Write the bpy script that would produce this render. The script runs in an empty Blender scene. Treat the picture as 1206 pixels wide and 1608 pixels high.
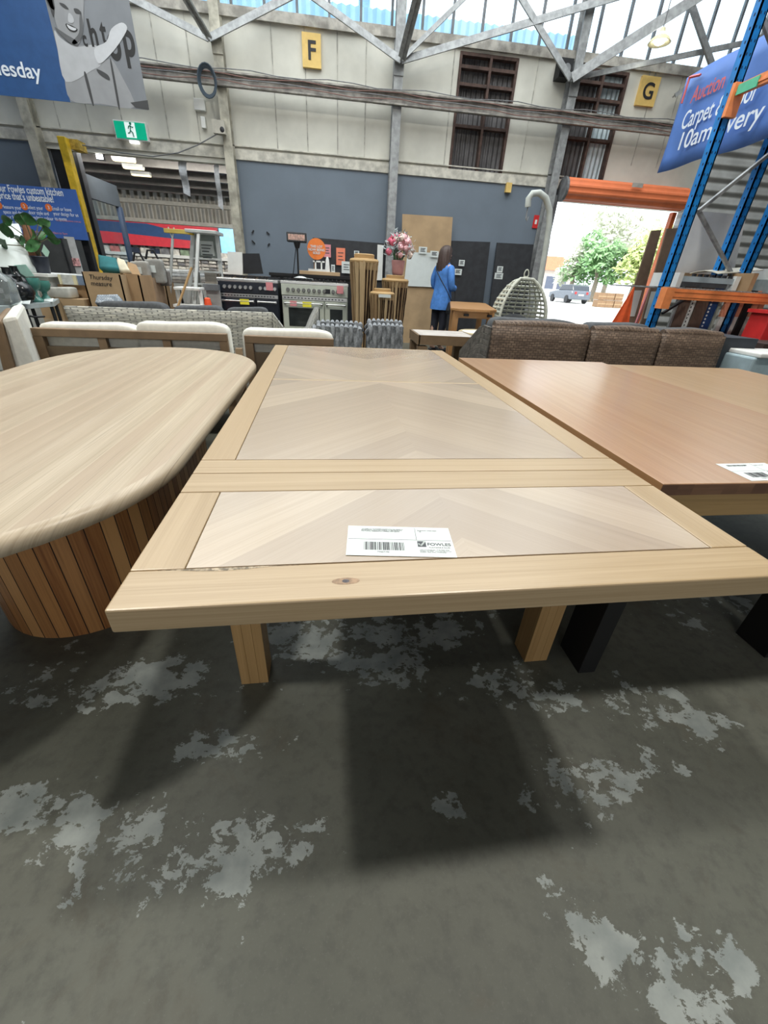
import bpy, math, random
from mathutils import Vector, Matrix
R = random.Random(7)
sc = bpy.context.scene
col = sc.collection
PI = math.pi
rad = math.radians
# ------------------------------------------------------------------ camera
H = 1.145                       # lens height above the floor
F_PX, PITCH, ROLL, YAW = 632.96, 0.526958, 0.0595071, 0.137398
_F = Vector((0, math.cos(PITCH), -math.sin(PITCH)))
_U = Vector((0, math.sin(PITCH), math.cos(PITCH)))
_R = Vector((1, 0, 0))
_R2 = _R * math.cos(ROLL) + _U * math.sin(ROLL)
_U2 = -_R * math.sin(ROLL) + _U * math.cos(ROLL)
_M = Matrix.Rotation(-YAW, 3, 'Z')
CR, CU, CF = _M @ _R2, _M @ _U2, _M @ _F
cam = bpy.data.cameras.new('camera')
cam.sensor_fit = 'VERTICAL'; cam.sensor_height = 36; cam.lens = 36 * F_PX / 1608
cam.clip_start = 0.02; cam.clip_end = 300
camo = bpy.data.objects.new('camera', cam); col.objects.link(camo)
m4 = Matrix((CR, CU, -CF)).transposed().to_4x4(); m4.translation = (0, 0, H)
camo.matrix_world = m4
sc.camera = camo


def ray(px, py):
    return CR * ((px - 603) / F_PX) - CU * ((py - 804) / F_PX) + CF


def P(px, py, Y):               # point of the place at depth Y
    d = ray(px, py); d = d * (Y / d.y)
    return Vector((d.x, Y, d.z + H))


def G(px, py, z=0.0):           # point of the place at height z
    d = ray(px, py); d = d * ((z - H) / d.z)
    return Vector((d.x, d.y, z))


# ------------------------------------------------------------------ world, sun, lights, exposure
sc.view_settings.view_transform = 'Standard'
sc.view_settings.look = 'None'
sc.view_settings.exposure = 0.0
sc.view_settings.gamma = 1.0
sc.view_settings.use_curve_mapping = False
w = bpy.data.worlds.new('sky'); sc.world = w; w.use_nodes = True
bg = w.node_tree.nodes['Background']
bg.inputs[0].default_value = (0.86, 0.94, 1.0, 1); bg.inputs[1].default_value = 2.6


def light(name, kind, loc, power, color=(1, 1, 1), size=1, size_y=None, rot=(0, 0, 0), shape='DISK'):
    l = bpy.data.lights.new(name, kind); l.energy = power; l.color = color
    if kind == 'AREA':
        l.shape = shape; l.size = size
        if size_y: l.size_y = size_y
    o = bpy.data.objects.new(name, l); col.objects.link(o); o.location = loc; o.rotation_euler = rot
    return o


s = light('sun', 'SUN', (0, 20, 30), 3.2, (1, 0.97, 0.9), rot=(rad(38), 0, rad(-25))); s.data.angle = rad(1)
light('roof_fill', 'AREA', (0, 5.9, 7.0), 800, (0.93, 0.98, 1.0), 11, 5, shape='RECTANGLE')  # broad fill added under the closed roof to brighten the back wall
light('high_bay_light', 'AREA', (-3.1, 1.03, 6.75), 215, (1, 0.97, 0.9), 0.4)
light('high_bay_light', 'AREA', (1.83, 1.03, 6.75), 178, (1, 0.97, 0.9), 0.4)
light('high_bay_light', 'AREA', (2.75, 1.0, 6.75), 55, (1, 0.97, 0.9), 0.4)
light('high_bay_light', 'AREA', (-1.2, -3.4, 6.75), 60, (1, 0.97, 0.9), 0.4)
light('fill_behind', 'AREA', (0.5, -5.7, 2.6), 125, (0.98, 0.99, 1.0), 7, 3.4, rot=(rad(90), 0, 0), shape='RECTANGLE')  # added unseen fill behind the camera, brightens faces turned towards it
light('next_hall_fill', 'AREA', (-3.6, 9.42, 2.86), 330, (1, 0.97, 0.9), 3.4, 0.3, rot=(rad(78), 0, rad(14)), shape='RECTANGLE')  # added fill hidden behind the opening's header to brighten the hall

# ------------------------------------------------------------------ materials
MATS = {}


def _nt(name):
    m = bpy.data.materials.new(name); m.use_nodes = True
    nt = m.node_tree
    return m, nt, nt.nodes['Principled BSDF']


def mix_rgb(nt, fac, a, b, blend='MIX'):
    n = nt.nodes.new('ShaderNodeMix'); n.data_type = 'RGBA'; n.blend_type = blend
    for k, v in ((0, fac), (6, a), (7, b)):
        if hasattr(v, 'is_linked'): nt.links.new(v, n.inputs[k])
        else: n.inputs[k].default_value = v if k == 0 else (*v, 1)
    return n.outputs[2]


def noise(nt, vec, scale, detail=4, rough=0.55, dist=0.0):
    n = nt.nodes.new('ShaderNodeTexNoise'); n.inputs['Scale'].default_value = scale
    n.inputs['Detail'].default_value = detail; n.inputs['Roughness'].default_value = rough
    n.inputs['Distortion'].default_value = dist
    if vec is not None: nt.links.new(vec, n.inputs['Vector'])
    return n.outputs[0]


def mapping(nt, src, scale=(1, 1, 1), rot=(0, 0, 0), loc=(0, 0, 0)):
    n = nt.nodes.new('ShaderNodeMapping'); n.inputs['Scale'].default_value = scale
    n.inputs['Rotation'].default_value = rot; n.inputs['Location'].default_value = loc
    nt.links.new(src, n.inputs['Vector']); return n.outputs[0]


def math_(nt, op, a, b=0.0, c=None, clamp=False):
    n = nt.nodes.new('ShaderNodeMath'); n.operation = op; n.use_clamp = clamp
    for k, v in enumerate((a, b) if c is None else (a, b, c)):
        if hasattr(v, 'is_linked'): nt.links.new(v, n.inputs[k])
        else: n.inputs[k].default_value = v
    return n.outputs[0]


def smooth(nt, v, lo, hi):
    n = nt.nodes.new('ShaderNodeMapRange'); n.interpolation_type = 'SMOOTHSTEP'
    nt.links.new(v, n.inputs[0]); n.inputs[1].default_value = lo; n.inputs[2].default_value = hi
    return n.outputs[0]


def bump(nt, b, h, strength=0.3, dist=0.01):
    n = nt.nodes.new('ShaderNodeBump'); n.inputs['Strength'].default_value = strength
    n.inputs['Distance'].default_value = dist; nt.links.new(h, n.inputs['Height'])
    nt.links.new(n.outputs[0], b.inputs['Normal'])


def tc(nt, which='Object'):
    return nt.nodes.new('ShaderNodeTexCoord').outputs[which]


def mat(name, rgb, rough=0.6, metal=0.0, var=0.12, scale=9, emit=0, spec=0.5, bmp=0.0, trans=0.0, stretch=(1, 1, 1)):
    if name in MATS: return MATS[name]
    m, nt, b = _nt(name)
    v = noise(nt, mapping(nt, tc(nt), stretch), scale, 5)
    lo = tuple(c * (1 - var) for c in rgb); hi = tuple(min(1, c * (1 + var)) for c in rgb)
    c = mix_rgb(nt, smooth(nt, v, 0.3, 0.7), lo, hi)
    nt.links.new(c, b.inputs['Base Color'])
    b.inputs['Roughness'].default_value = rough; b.inputs['Metallic'].default_value = metal
    b.inputs['Specular IOR Level'].default_value = spec
    if bmp: bump(nt, b, v, bmp)
    if emit:
        nt.links.new(c, b.inputs['Emission Color']); b.inputs['Emission Strength'].default_value = emit
    if trans: b.inputs['Transmission Weight'].default_value = trans
    MATS[name] = m
    return m


def wood(name, c_lo, c_hi, c_tone, rough=0.34, grain=55, spec=0.5, streak=0.35, coat=0.0):
    """Grain runs along u of the UV map (metres); the face attribute 'tone' shifts each plank."""
    m, nt, b = _nt(name)
    uv = tc(nt, 'UV')
    fine = noise(nt, mapping(nt, uv, (2.6, grain * 4.0, 1)), 1.0, 5, 0.62, 0.25)
    mid = noise(nt, mapping(nt, uv, (0.7, grain * 0.5, 1), loc=(3, 7, 0)), 1.0, 5, 0.62, 0.9)
    fac = math_(nt, 'ADD', math_(nt, 'MULTIPLY', fine, 0.5), math_(nt, 'MULTIPLY', mid, 0.5))
    c = mix_rgb(nt, smooth(nt, fac, 0.34, 0.66), c_lo, c_hi)
    at = nt.nodes.new('ShaderNodeAttribute'); at.attribute_name = 'tone'
    c = mix_rgb(nt, math_(nt, 'MULTIPLY', at.outputs['Fac'], 0.75), c, c_tone)
    dk = noise(nt, mapping(nt, uv, (1.5, grain * 2.4, 1), loc=(11, 2, 0)), 1.0, 4, 0.6, 0.4)
    c = mix_rgb(nt, math_(nt, 'MULTIPLY', smooth(nt, dk, 0.58, 0.76), streak), c, tuple(x * 0.45 for x in c_lo))
    nt.links.new(c, b.inputs['Base Color'])
    r = math_(nt, 'ADD', math_(nt, 'MULTIPLY', fine, 0.05), rough - 0.025)
    nt.links.new(r, b.inputs['Roughness']); b.inputs['Specular IOR Level'].default_value = spec
    if coat:
        b.inputs['Coat Weight'].default_value = coat; b.inputs['Coat Roughness'].default_value = 0.26
    if not coat: bump(nt, b, fine, 0.05, 0.002)
    MATS[name] = m
    return m


def weave(name, ca, cb, sx=26, sz=60, rough=0.75, vert=False):
    m, nt, b = _nt(name)
    n = nt.nodes.new('ShaderNodeTexBrick')
    g = tc(nt, 'UV')
    nt.links.new(mapping(nt, g, (sx, sz, 1), (0, 0, PI / 2 if vert else 0)), n.inputs['Vector'])
    n.inputs['Scale'].default_value = 1; n.inputs['Brick Width'].default_value = 1.0; n.inputs['Row Height'].default_value = 1.0
    n.inputs['Mortar Size'].default_value = 0.09; n.inputs['Mortar Smooth'].default_value = 0.6
    n.inputs['Color1'].default_value = (*ca, 1); n.inputs['Color2'].default_value = (*cb, 1)
    n.inputs['Mortar'].default_value = (*[x * 0.42 for x in cb], 1)
    v = noise(nt, mapping(nt, g, (9, 60, 1)), 1.0, 4)
    c = mix_rgb(nt, smooth(nt, v, 0.35, 0.7), n.outputs[0], tuple(x * 0.55 for x in cb))
    nt.links.new(c, b.inputs['Base Color']); b.inputs['Roughness'].default_value = rough
    bump(nt, b, math_(nt, 'SUBTRACT', 1.0, n.outputs[1]), 0.7, 0.006)
    MATS[name] = m
    return m


def corrugated(name, rgb, axis, pitch, rough=0.5, depth=0.5, var=0.15):
    m, nt, b = _nt(name)
    sep = nt.nodes.new('ShaderNodeSeparateXYZ'); nt.links.new(tc(nt), sep.inputs[0])
    s_ = math_(nt, 'SINE', math_(nt, 'MULTIPLY', sep.outputs[axis], 2 * PI / pitch))
    v = noise(nt, tc(nt), 2.5, 5)
    c = mix_rgb(nt, smooth(nt, v, 0.3, 0.7), tuple(x * (1 - var) for x in rgb), tuple(x * (1 + var) for x in rgb))
    nt.links.new(c, b.inputs['Base Color']); b.inputs['Roughness'].default_value = rough
    bump(nt, b, s_, depth, pitch * 0.25)
    MATS[name] = m
    return m


def floor_mat():
    m, nt, b = _nt('worn concrete')
    pos = tc(nt)
    n1 = noise(nt, pos, 1.6, 6, 0.6); n2 = noise(nt, pos, 26, 5, 0.6)
    c = mix_rgb(nt, smooth(nt, n1, 0.3, 0.72), (0.082, 0.085, 0.068), (0.134, 0.137, 0.112))
    c = mix_rgb(nt, math_(nt, 'MULTIPLY', smooth(nt, n2, 0.42, 0.7), 0.5), c, (0.060, 0.061, 0.052))
    c = mix_rgb(nt, math_(nt, 'MULTIPLY', smooth(nt, noise(nt, pos, 170, 3, 0.7), 0.55, 0.75), 0.35), c, (0.16, 0.16, 0.14))
    c = mix_rgb(nt, math_(nt, 'MULTIPLY', smooth(nt, noise(nt, pos, 4.5, 6, 0.65, 0.6), 0.52, 0.72), 0.45), c, (0.085, 0.072, 0.050))
    dens = None                                # where paint has survived, in floor metres
    for px, py, ang, lx, ly, k in FLOOR_PAINT:
        p = G(px, py)
        v = mapping(nt, pos, (1, 1, 1), (0, 0, 0), (-p.x, -p.y, 0))
        v = mapping(nt, v, (1 / lx, 1 / ly, 1), (0, 0, -rad(ang)))
        ln = nt.nodes.new('ShaderNodeVectorMath'); ln.operation = 'LENGTH'; nt.links.new(v, ln.inputs[0])
        d = math_(nt, 'MULTIPLY', smooth(nt, math_(nt, 'SUBTRACT', 1.0, ln.outputs['Value']), 0.0, 1.0), k)
        dens = d if dens is None else math_(nt, 'ADD', dens, d, clamp=True)
    wv = mapping(nt, pos, (1.0, 1.25, 1), (0, 0, 0.5))
    pn = math_(nt, 'ADD', math_(nt, 'MULTIPLY', noise(nt, wv, 6.0, 4, 0.6, 0.4), 0.5), math_(nt, 'MULTIPLY', noise(nt, wv, 19, 12, 0.72, 0.25), 0.5))
    sp = noise(nt, mapping(nt, pos, (1.0, 1.3, 1), (3, 0, 0.9)), 30, 8, 0.7, 0.4)
    t1 = math_(nt, 'SUBTRACT', pn, math_(nt, 'SUBTRACT', 0.672, math_(nt, 'MULTIPLY', dens, 0.178))); t2 = math_(nt, 'SUBTRACT', sp, math_(nt, 'SUBTRACT', 0.745, math_(nt, 'MULTIPLY', dens, 0.10)))
    mask = smooth(nt, math_(nt, 'MAXIMUM', t1, t2), -0.003, 0.005)
    pc = mix_rgb(nt, smooth(nt, noise(nt, pos, 14, 5), 0.3, 0.7), (0.21, 0.235, 0.225), (0.31, 0.335, 0.315))
    c = mix_rgb(nt, mask, c, pc)
    nt.links.new(c, b.inputs['Base Color'])
    nt.links.new(math_(nt, 'ADD', math_(nt, 'MULTIPLY', n1, 0.25), 0.42), b.inputs['Roughness'])
    b.inputs['Specular IOR Level'].default_value = 0.35
    bump(nt, b, math_(nt, 'ADD', n2, mask), 0.12, 0.003)
    return m


# ------------------------------------------------------------------ mesh builder and object helpers
class MB:
    def __init__(self): self.v, self.f, self.uv, self.tone, self.mi = [], [], [], [], []

    def poly(self, pts, uv=None, tone=0.0, mi=0):
        i = len(self.v); self.v += [Vector(p) for p in pts]; self.f.append(tuple(range(i, i + len(pts))))
        if uv is None:
            a, b_, c = Vector(pts[0]), Vector(pts[1]), Vector(pts[2])
            n = (b_ - a).cross(c - a); n = n.normalized() if n.length > 1e-12 else Vector((0, 0, 1))
            ax = Vector((0, 0, 1)) if abs(n.z) < .7 else Vector((0, 1, 0))
            vx = (ax - n * ax.dot(n)).normalized(); ux = vx.cross(n)
            uv = [(Vector(p).dot(ux), Vector(p).dot(vx)) for p in pts]
        self.uv += [tuple(u) for u in uv]; self.tone.append(tone); self.mi.append(mi)

    def box(self, lo, hi, grain=0, tone=None, mi=0, M=None, skip=()):
        lo, hi = Vector(lo), Vector(hi)
        t = R.random() * 0.6 if tone is None else tone
        off = (R.random() * 9, R.random() * 9)
        for ax in range(3):
            u, v = [a for a in range(3) if a != ax]
            if v == grain: u, v = v, u
            for sgn in (0, 1):
                if (ax, sgn) in skip: continue
                q = []
                for (a, b_) in ((0, 0), (1, 0), (1, 1), (0, 1)):
                    p = Vector((0, 0, 0)); p[ax] = (lo, hi)[sgn][ax]; p[u] = (lo, hi)[a][u]; p[v] = (lo, hi)[b_][v]
                    q.append(p)
                n = (q[1] - q[0]).cross(q[2] - q[0])
                if (n[ax] > 0) != (sgn == 1): q.reverse()
                uv = [(p[u] + off[0], p[v] + off[1]) for p in q]
                if M is not None: q = [M @ p for p in q]
                self.poly(q, uv, t, mi)
        return self

    def bar(self, a, b, w, h, up=(0, 0, 1), tone=None, mi=0):
        """box beam from a to b, width w across and h along up"""
        a, b = Vector(a), Vector(b); d = b - a; L = d.length; x = d / L
        y = Vector(up).cross(x)
        if y.length < 1e-4: y = Vector((0, 1, 0)).cross(x)
        y.normalize(); z = x.cross(y)
        M = Matrix((x, y, z)).transposed().to_4x4(); M.translation = a
        return self.box((0, -w / 2, -h / 2), (L, w / 2, h / 2), 0, tone, mi, M)

    def tube(self, pts, r, n=8, closed=False, mi=0, tone=0.0):
        pts = [Vector(p) for p in pts]; rr = r if isinstance(r, (list, tuple)) else [r] * len(pts)
        rings = []; prev = None
        for i, p in enumerate(pts):
            if closed: t = pts[(i + 1) % len(pts)] - pts[i - 1]
            else: t = pts[min(i + 1, len(pts) - 1)] - pts[max(i - 1, 0)]
            t.normalize()
            if prev is None:
                a = Vector((0, 0, 1)) if abs(t.z) < .9 else Vector((1, 0, 0))
                prev = (a - t * a.dot(t)).normalized()
            else:
                prev = prev - t * prev.dot(t); prev.normalize()
            b_ = t.cross(prev)
            i0 = len(self.v)
            for k in range(n):
                an = 2 * PI * k / n
                self.v.append(p + (prev * math.cos(an) + b_ * math.sin(an)) * rr[i]); self.uv.append(None)
            rings.append(i0)
        nr = len(pts); s = 0
        for i in range(nr if closed else nr - 1):
            a, b_ = rings[i], rings[(i + 1) % nr]
            for k in range(n):
                k2 = (k + 1) % n
                self.f.append((a + k, a + k2, b_ + k2, b_ + k)); self.tone.append(tone); self.mi.append(mi)
        if not closed:
            self.f.append(tuple(rings[0] + k for k in reversed(range(n)))); self.tone.append(tone); self.mi.append(mi)
            self.f.append(tuple(rings[-1] + k for k in range(n))); self.tone.append(tone); self.mi.append(mi)
        return self

    def lathe(self, prof, c=(0, 0, 0), n=20, mi=0, tone=0.0, sx=1.0, sy=1.0):
        c = Vector(c); rings = []
        for r, z in prof:
            rings.append(len(self.v))
            for k in range(n):
                a = 2 * PI * k / n
                self.v.append(c + Vector((math.cos(a) * r * sx, math.sin(a) * r * sy, z))); self.uv.append((k / n, z))
        for i in range(len(prof) - 1):
            a, b_ = rings[i], rings[i + 1]
            for k in range(n):
                k2 = (k + 1) % n
                self.f.append((a + k, a + k2, b_ + k2, b_ + k)); self.tone.append(tone); self.mi.append(mi)
        self.f.append(tuple(rings[0] + k for k in reversed(range(n)))); self.tone.append(tone); self.mi.append(mi)
        self.f.append(tuple(rings[-1] + k for k in range(n))); self.tone.append(tone); self.mi.append(mi)
        return self

    def prism(self, outline, z0, z1, tone=0.0, mi=0, uvf=None, M=None):
        """outline: ccw list of (x, y)"""
        uvf = uvf or (lambda x, y: (x, y))
        T = (lambda p: M @ Vector(p)) if M is not None else Vector
        self.poly([T((x, y, z1)) for x, y in outline], [uvf(x, y) for x, y in outline], tone, mi)
        self.poly([T((x, y, z0)) for x, y in reversed(outline)], [uvf(x, y) for x, y in reversed(outline)], tone, mi)
        n = len(outline)
        for i in range(n):
            a, b_ = outline[i], outline[(i + 1) % n]
            ua, ub = uvf(*a), uvf(*b_)
            self.poly([T((*a, z0)), T((*b_, z0)), T((*b_, z1)), T((*a, z1))],
                      [(ua[0], ua[1]), (ub[0], ub[1]), (ub[0], ub[1] + z1 - z0), (ua[0], ua[1] + z1 - z0)], tone, mi)
        return self

    def ball(self, c, rx, ry=None, rz=None, n=14, mi=0):
        ry = ry or rx; rz = rz or rx
        prof = [(max(1e-3, math.sin(PI * i / 9)), -math.cos(PI * i / 9)) for i in range(10)]
        c = Vector(c); st = len(self.v)
        self.lathe(prof, (0, 0, 0), n, mi)
        for i in range(st, len(self.v)):
            p = self.v[i]; self.v[i] = Vector((p.x * rx, p.y * ry, p.z * rz)) + c
        return self

    def sheet(self, fn, nu, nv, mi=0, tone=0.0, scale=(1, 1)):
        i0 = len(self.v)
        for j in range(nv + 1):
            for i in range(nu + 1):
                u, v = i / nu, j / nv
                self.v.append(Vector(fn(u, v))); self.uv.append((u * scale[0], v * scale[1]))
        for j in range(nv):
            for i in range(nu):
                a = i0 + j * (nu + 1) + i
                self.f.append((a, a + 1, a + nu + 2, a + nu + 1)); self.tone.append(tone); self.mi.append(mi)
        return self

    def build(self, name, mats, parent=None, bevel=0, smooth_=False, world=False, origin=None, solid=0, sub=0):
        me = bpy.data.meshes.new(name)
        off = Vector((0, 0, 0)); rot = None
        if world and parent is not None:
            W = Matrix.Identity(4); pp_ = parent
            while pp_ is not None:
                W = Matrix.Translation(pp_.location) @ pp_.rotation_euler.to_matrix().to_4x4() @ W; pp_ = pp_.parent
            rot = W.inverted()
        if parent is None:
            if origin is None:
                xs = [p.x for p in self.v]; ys = [p.y for p in self.v]; zs = [p.z for p in self.v]
                origin = ((min(xs) + max(xs)) / 2, (min(ys) + max(ys)) / 2, min(zs))
            off = Vector(origin)
        vs = [(rot @ p) if rot is not None else p - off for p in self.v]
        me.from_pydata([tuple(p) for p in vs], [], self.f)
        ul = me.uv_layers.new(name='UVMap')
        data = []
        for poly in me.polygons:
            for vi in poly.vertices:
                u = self.uv[vi]; p = self.v[vi]
                data += u if u is not None else (p.z, p.x + p.y)
        ul.data.foreach_set('uv', data)
        at = me.attributes.new('tone', 'FLOAT', 'FACE'); at.data.foreach_set('value', self.tone)
        for m in (mats if isinstance(mats, (list, tuple)) else [mats]): me.materials.append(m)
        me.polygons.foreach_set('material_index', self.mi)
        if smooth_:
            me.polygons.foreach_set('use_smooth', [True] * len(me.polygons))
        me.validate(); me.update()
        o = bpy.data.objects.new(name, me); col.objects.link(o)
        if smooth_ or bevel:
            import bmesh
            bm = bmesh.new(); bm.from_mesh(me); bmesh.ops.remove_doubles(bm, verts=bm.verts, dist=1e-5); bm.to_mesh(me); bm.free()
            if smooth_: me.set_sharp_from_angle(angle=rad(42))
        if parent is not None: o.parent = parent
        else: o.location = off
        if solid:
            md = o.modifiers.new('solid', 'SOLIDIFY'); md.thickness = solid; md.offset = 0
        if sub:
            md = o.modifiers.new('sub', 'SUBSURF'); md.levels = sub; md.render_levels = sub
        if bevel:
            md = o.modifiers.new('bevel', 'BEVEL'); md.width = bevel; md.segments = 2; md.limit_method = 'ANGLE'; md.angle_limit = rad(40)
        return o


def tag(o, label, cat, group=None, kind=None):
    o['label'] = label; o['category'] = cat
    if group: o['group'] = group
    if kind: o['kind'] = kind
    return o


def thing(name, label, cat, loc=(0, 0, 0), rz=0, group=None):
    o = bpy.data.objects.new(name, None); col.objects.link(o); o.empty_display_size = 0.1
    o.location = loc; o.rotation_euler = (0, 0, rz)
    return tag(o, label, cat, group)


def struct(o):
    o['kind'] = 'structure'; return o


def dup(root, loc, label=None, rz=None, group=None):
    r = root.copy(); col.objects.link(r); r.location = loc
    if rz is not None: r.rotation_euler = (0, 0, rz)
    if label: r['label'] = label
    if group: r['group'] = group
    for ch in list(root.children):
        c = ch.copy(); col.objects.link(c); c.parent = r
        for g in list(ch.children):
            d = g.copy(); col.objects.link(d); d.parent = c
    return r


TW = {}
FACE = {'front': (PI / 2, 0, 0), 'left': (PI / 2, 0, -PI / 2), 'up': (0, 0, 0)}


def text(body, size, loc, m, parent=None, face='front', name='lettering', align='LEFT', fit=None, ext=0.0006, bold=0.0, shear=0.0, rz=0.0, squash=None):
    c = bpy.data.curves.new(name, 'FONT'); c.body = body; c.size = size; c.extrude = ext; c.offset = bold * size
    c.align_x = align; c.shear = shear; c.space_line = 0.95
    c.materials.append(m)
    o = bpy.data.objects.new(name, c); col.objects.link(o)
    rx, ry, r3 = FACE[face]; o.rotation_euler = (rx, ry, r3 + rz)
    o.scale = (1, 1, 1)
    dg = bpy.context.evaluated_depsgraph_get()
    me = bpy.data.meshes.new_from_object(o.evaluated_get(dg)); me.name = name
    bpy.data.objects.remove(o); bpy.data.curves.remove(c)
    o = bpy.data.objects.new(name, me); col.objects.link(o); o.rotation_euler = (rx, ry, r3 + rz)
    xs = [v.co.x for v in me.vertices]; TW[o.name] = max(xs) if xs else 1.0
    if fit:
        k = fit / max(1e-4, TW[o.name]); o.scale = (k, squash or k, 1)
    if parent is not None:
        o.parent = parent; o.location = Vector(loc) - parent.location
    else: o.location = loc
    return o


def clip(poly, a, b, c):        # keep a*x + b*y <= c
    out = []
    for i in range(len(poly)):
        p, q = poly[i], poly[(i + 1) % len(poly)]
        dp, dq = a * p[0] + b * p[1] - c, a * q[0] + b * q[1] - c
        if dp <= 0: out.append(p)
        if (dp < 0 < dq) or (dq < 0 < dp):
            t = dp / (dp - dq); out.append((p[0] + (q[0] - p[0]) * t, p[1] + (q[1] - p[1]) * t))
    return out


def skin(name, chains, m, parent=None, sub=2, loc=(0, 0, 0)):
    """chains: lists of (x, y, z, r) points; a chain starting with an int joins that vertex of the first chain"""
    import bmesh
    bm = bmesh.new(); lay = bm.verts.layers.skin.verify(); vs = []
    for ch in chains:
        prev = None
        for it in ch:
            if isinstance(it, int): prev = vs[it]; continue
            v = bm.verts.new(it[:3]); vs.append(v)
            r = it[3]; v[lay].radius = (r, it[4] if len(it) > 4 else r)
            if prev is not None: bm.edges.new((prev, v))
            prev = v
    bm.verts.ensure_lookup_table(); bm.verts[0][lay].use_root = True
    me = bpy.data.meshes.new(name); bm.to_mesh(me); bm.free()
    o = bpy.data.objects.new(name, me); col.objects.link(o); me.materials.append(m)
    a = o.modifiers.new('skin', 'SKIN'); a.use_smooth_shade = True
    b = o.modifiers.new('sub', 'SUBSURF'); b.levels = sub; b.render_levels = sub
    if parent is not None: o.parent = parent
    o.location = loc
    return o


# ------------------------------------------------------------------ shared materials
FLOOR_PAINT = [(60, 1270, 58, .42, .15, 1.2), (240, 1340, 45, .45, .16, .95), (390, 1170, 45, .45, .16, .8), (400, 1330, 60, .22, .17, .8), (470, 1320, 10, .16, .08, .8),
               (620, 1030, 20, .60, .34, .8), (640, 960, 0, .8, .4, .85), (850, 1090, 60, .42, .2, .85), (940, 1220, -58, .5, .15, 1.0),
               (1010, 1090, -50, .45, .2, .75), (1000, 1510, -55, .24, .13, 1.0), (1130, 1530, -40, .25, .16, .95), (60, 1080, 10, .6, .2, .9),
               (300, 1060, 10, .6, .26, .85), (520, 980, 0, .45, .25, .8), (205, 965, 60, .8, .18, 1.0), (705, 1265, -40, .10, .06, .95),
               (1120, 1150, -45, .35, .14, .75), (330, 1530, 50, .22, .10, .5), (1150, 960, 0, .8, .35, .85), (640, 1420, 0, .4, .3, .2), (900, 1370, 0, .4, .4, .4), (100, 1560, 0, .25, .2, .4)]
cream = mat('cream sheet', (0.60, 0.59, 0.52), 0.75, var=0.13, scale=1.3)
greyp = mat('grey wall paint', (0.150, 0.185, 0.225), 0.7, var=0.06, scale=1.5)
steel = mat('galvanised steel', (0.30, 0.31, 0.31), 0.55, 0.3, var=0.22, scale=14)
dsteel = mat('dull steel', (0.17, 0.175, 0.18), 0.6, 0.2, var=0.25, scale=10)
rust = mat('rusty brown frame', (0.075, 0.045, 0.036), 0.8, var=0.4, scale=12)
white = mat('white paint', (0.76, 0.77, 0.74), 0.5, var=0.05)
black = mat('black surface', (0.012, 0.013, 0.016), 0.5, var=0.3)
blackm = mat('matt black', (0.006, 0.006, 0.007), 0.65, var=0.3)
charc = mat('charcoal panel', (0.028, 0.030, 0.034), 0.55, var=0.2)
paper = mat('white paper', (0.66, 0.71, 0.69), 0.6, var=0.03)
ink = mat('black ink', (0.02, 0.02, 0.022), 0.6, var=0.1)
gink = mat('grey ink', (0.06, 0.065, 0.07), 0.6, var=0.1)
card = mat('brown cardboard', (0.36, 0.235, 0.125), 0.8, var=0.12, scale=5)
card2 = mat('pale cardboard', (0.43, 0.30, 0.17), 0.8, var=0.1, scale=4)
tape = mat('packing tape', (0.48, 0.37, 0.24), 0.35, var=0.08)
navy = mat('navy vinyl', (0.026, 0.085, 0.235), 0.5, var=0.08)
rblue = mat('banner blue vinyl', (0.085, 0.19, 0.52), 0.45, var=0.1, scale=3)
orange = mat('orange paint', (0.72, 0.17, 0.045), 0.5, var=0.12)
rackblue = mat('rack blue paint', (0.012, 0.20, 0.56), 0.42, var=0.15)
yellow = mat('yellow paint', (0.72, 0.48, 0.03), 0.5, var=0.2)
cushw = mat('off white fabric', (0.70, 0.69, 0.62), 0.9, var=0.06, scale=30, bmp=0.1)
cushg = mat('charcoal fabric', (0.075, 0.08, 0.085), 0.95, var=0.15, scale=40, bmp=0.2)
pink = mat('pink paper', (0.72, 0.28, 0.30), 0.7, var=0.05)
opaper = mat('orange paper', (0.82, 0.25, 0.14), 0.7, var=0.05)
ypaper = mat('yellow sticker', (0.85, 0.78, 0.05), 0.6, var=0.05)
chrome = mat('brushed steel', (0.6, 0.6, 0.58), 0.3, 0.9, var=0.06)
red = mat('red plastic', (0.62, 0.03, 0.03), 0.45, var=0.1)
leafm = mat('green leaf', (0.035, 0.12, 0.035), 0.4, var=0.35, scale=20)
orwood = wood('timber frame wood', (0.14, 0.08, 0.04), (0.24, 0.145, 0.075), (0.19, 0.11, 0.055), 0.5, 40)

# ================================================================== THE SHELL
WY = 9.0
fl = MB(); fl.poly([(-14, -6, 0), (14, -6, 0), (14, 9.14, 0), (-14, 9.14, 0)]); fl.poly([(-14, 9.14, 0), (-2, 9.14, 0), (-2, 16.2, 0), (-14, 16.2, 0)])
floor = struct(fl.build('floor', floor_mat(), origin=(0, 0, 0)))
XL, XR = -10.0, 12.0
zt = 1.145 + .1735 * WY          # top of the grey paint
zc = 1.145 + .355 * WY           # top of the cream sheeting
zd = 1.145 + .155 * WY           # door head
zo = 1.145 + .166 * WY           # head of the hall opening
ox0, ox1 = -.503 * WY, -.190 * WY
dx0, dx1 = .462 * WY, .748 * WY
w1 = (.227 * WY, .331 * WY); w2 = (.445 * WY, .545 * WY); wz0, wz1 = 1.145 + .187 * WY, 1.145 + .347 * WY
wb = MB(); T = 0.14


def wallbox(x0, x1, z0, z1, mi): wb.box((x0, WY, z0), (x1, WY + T, z1), 2, 0, mi)


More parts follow.
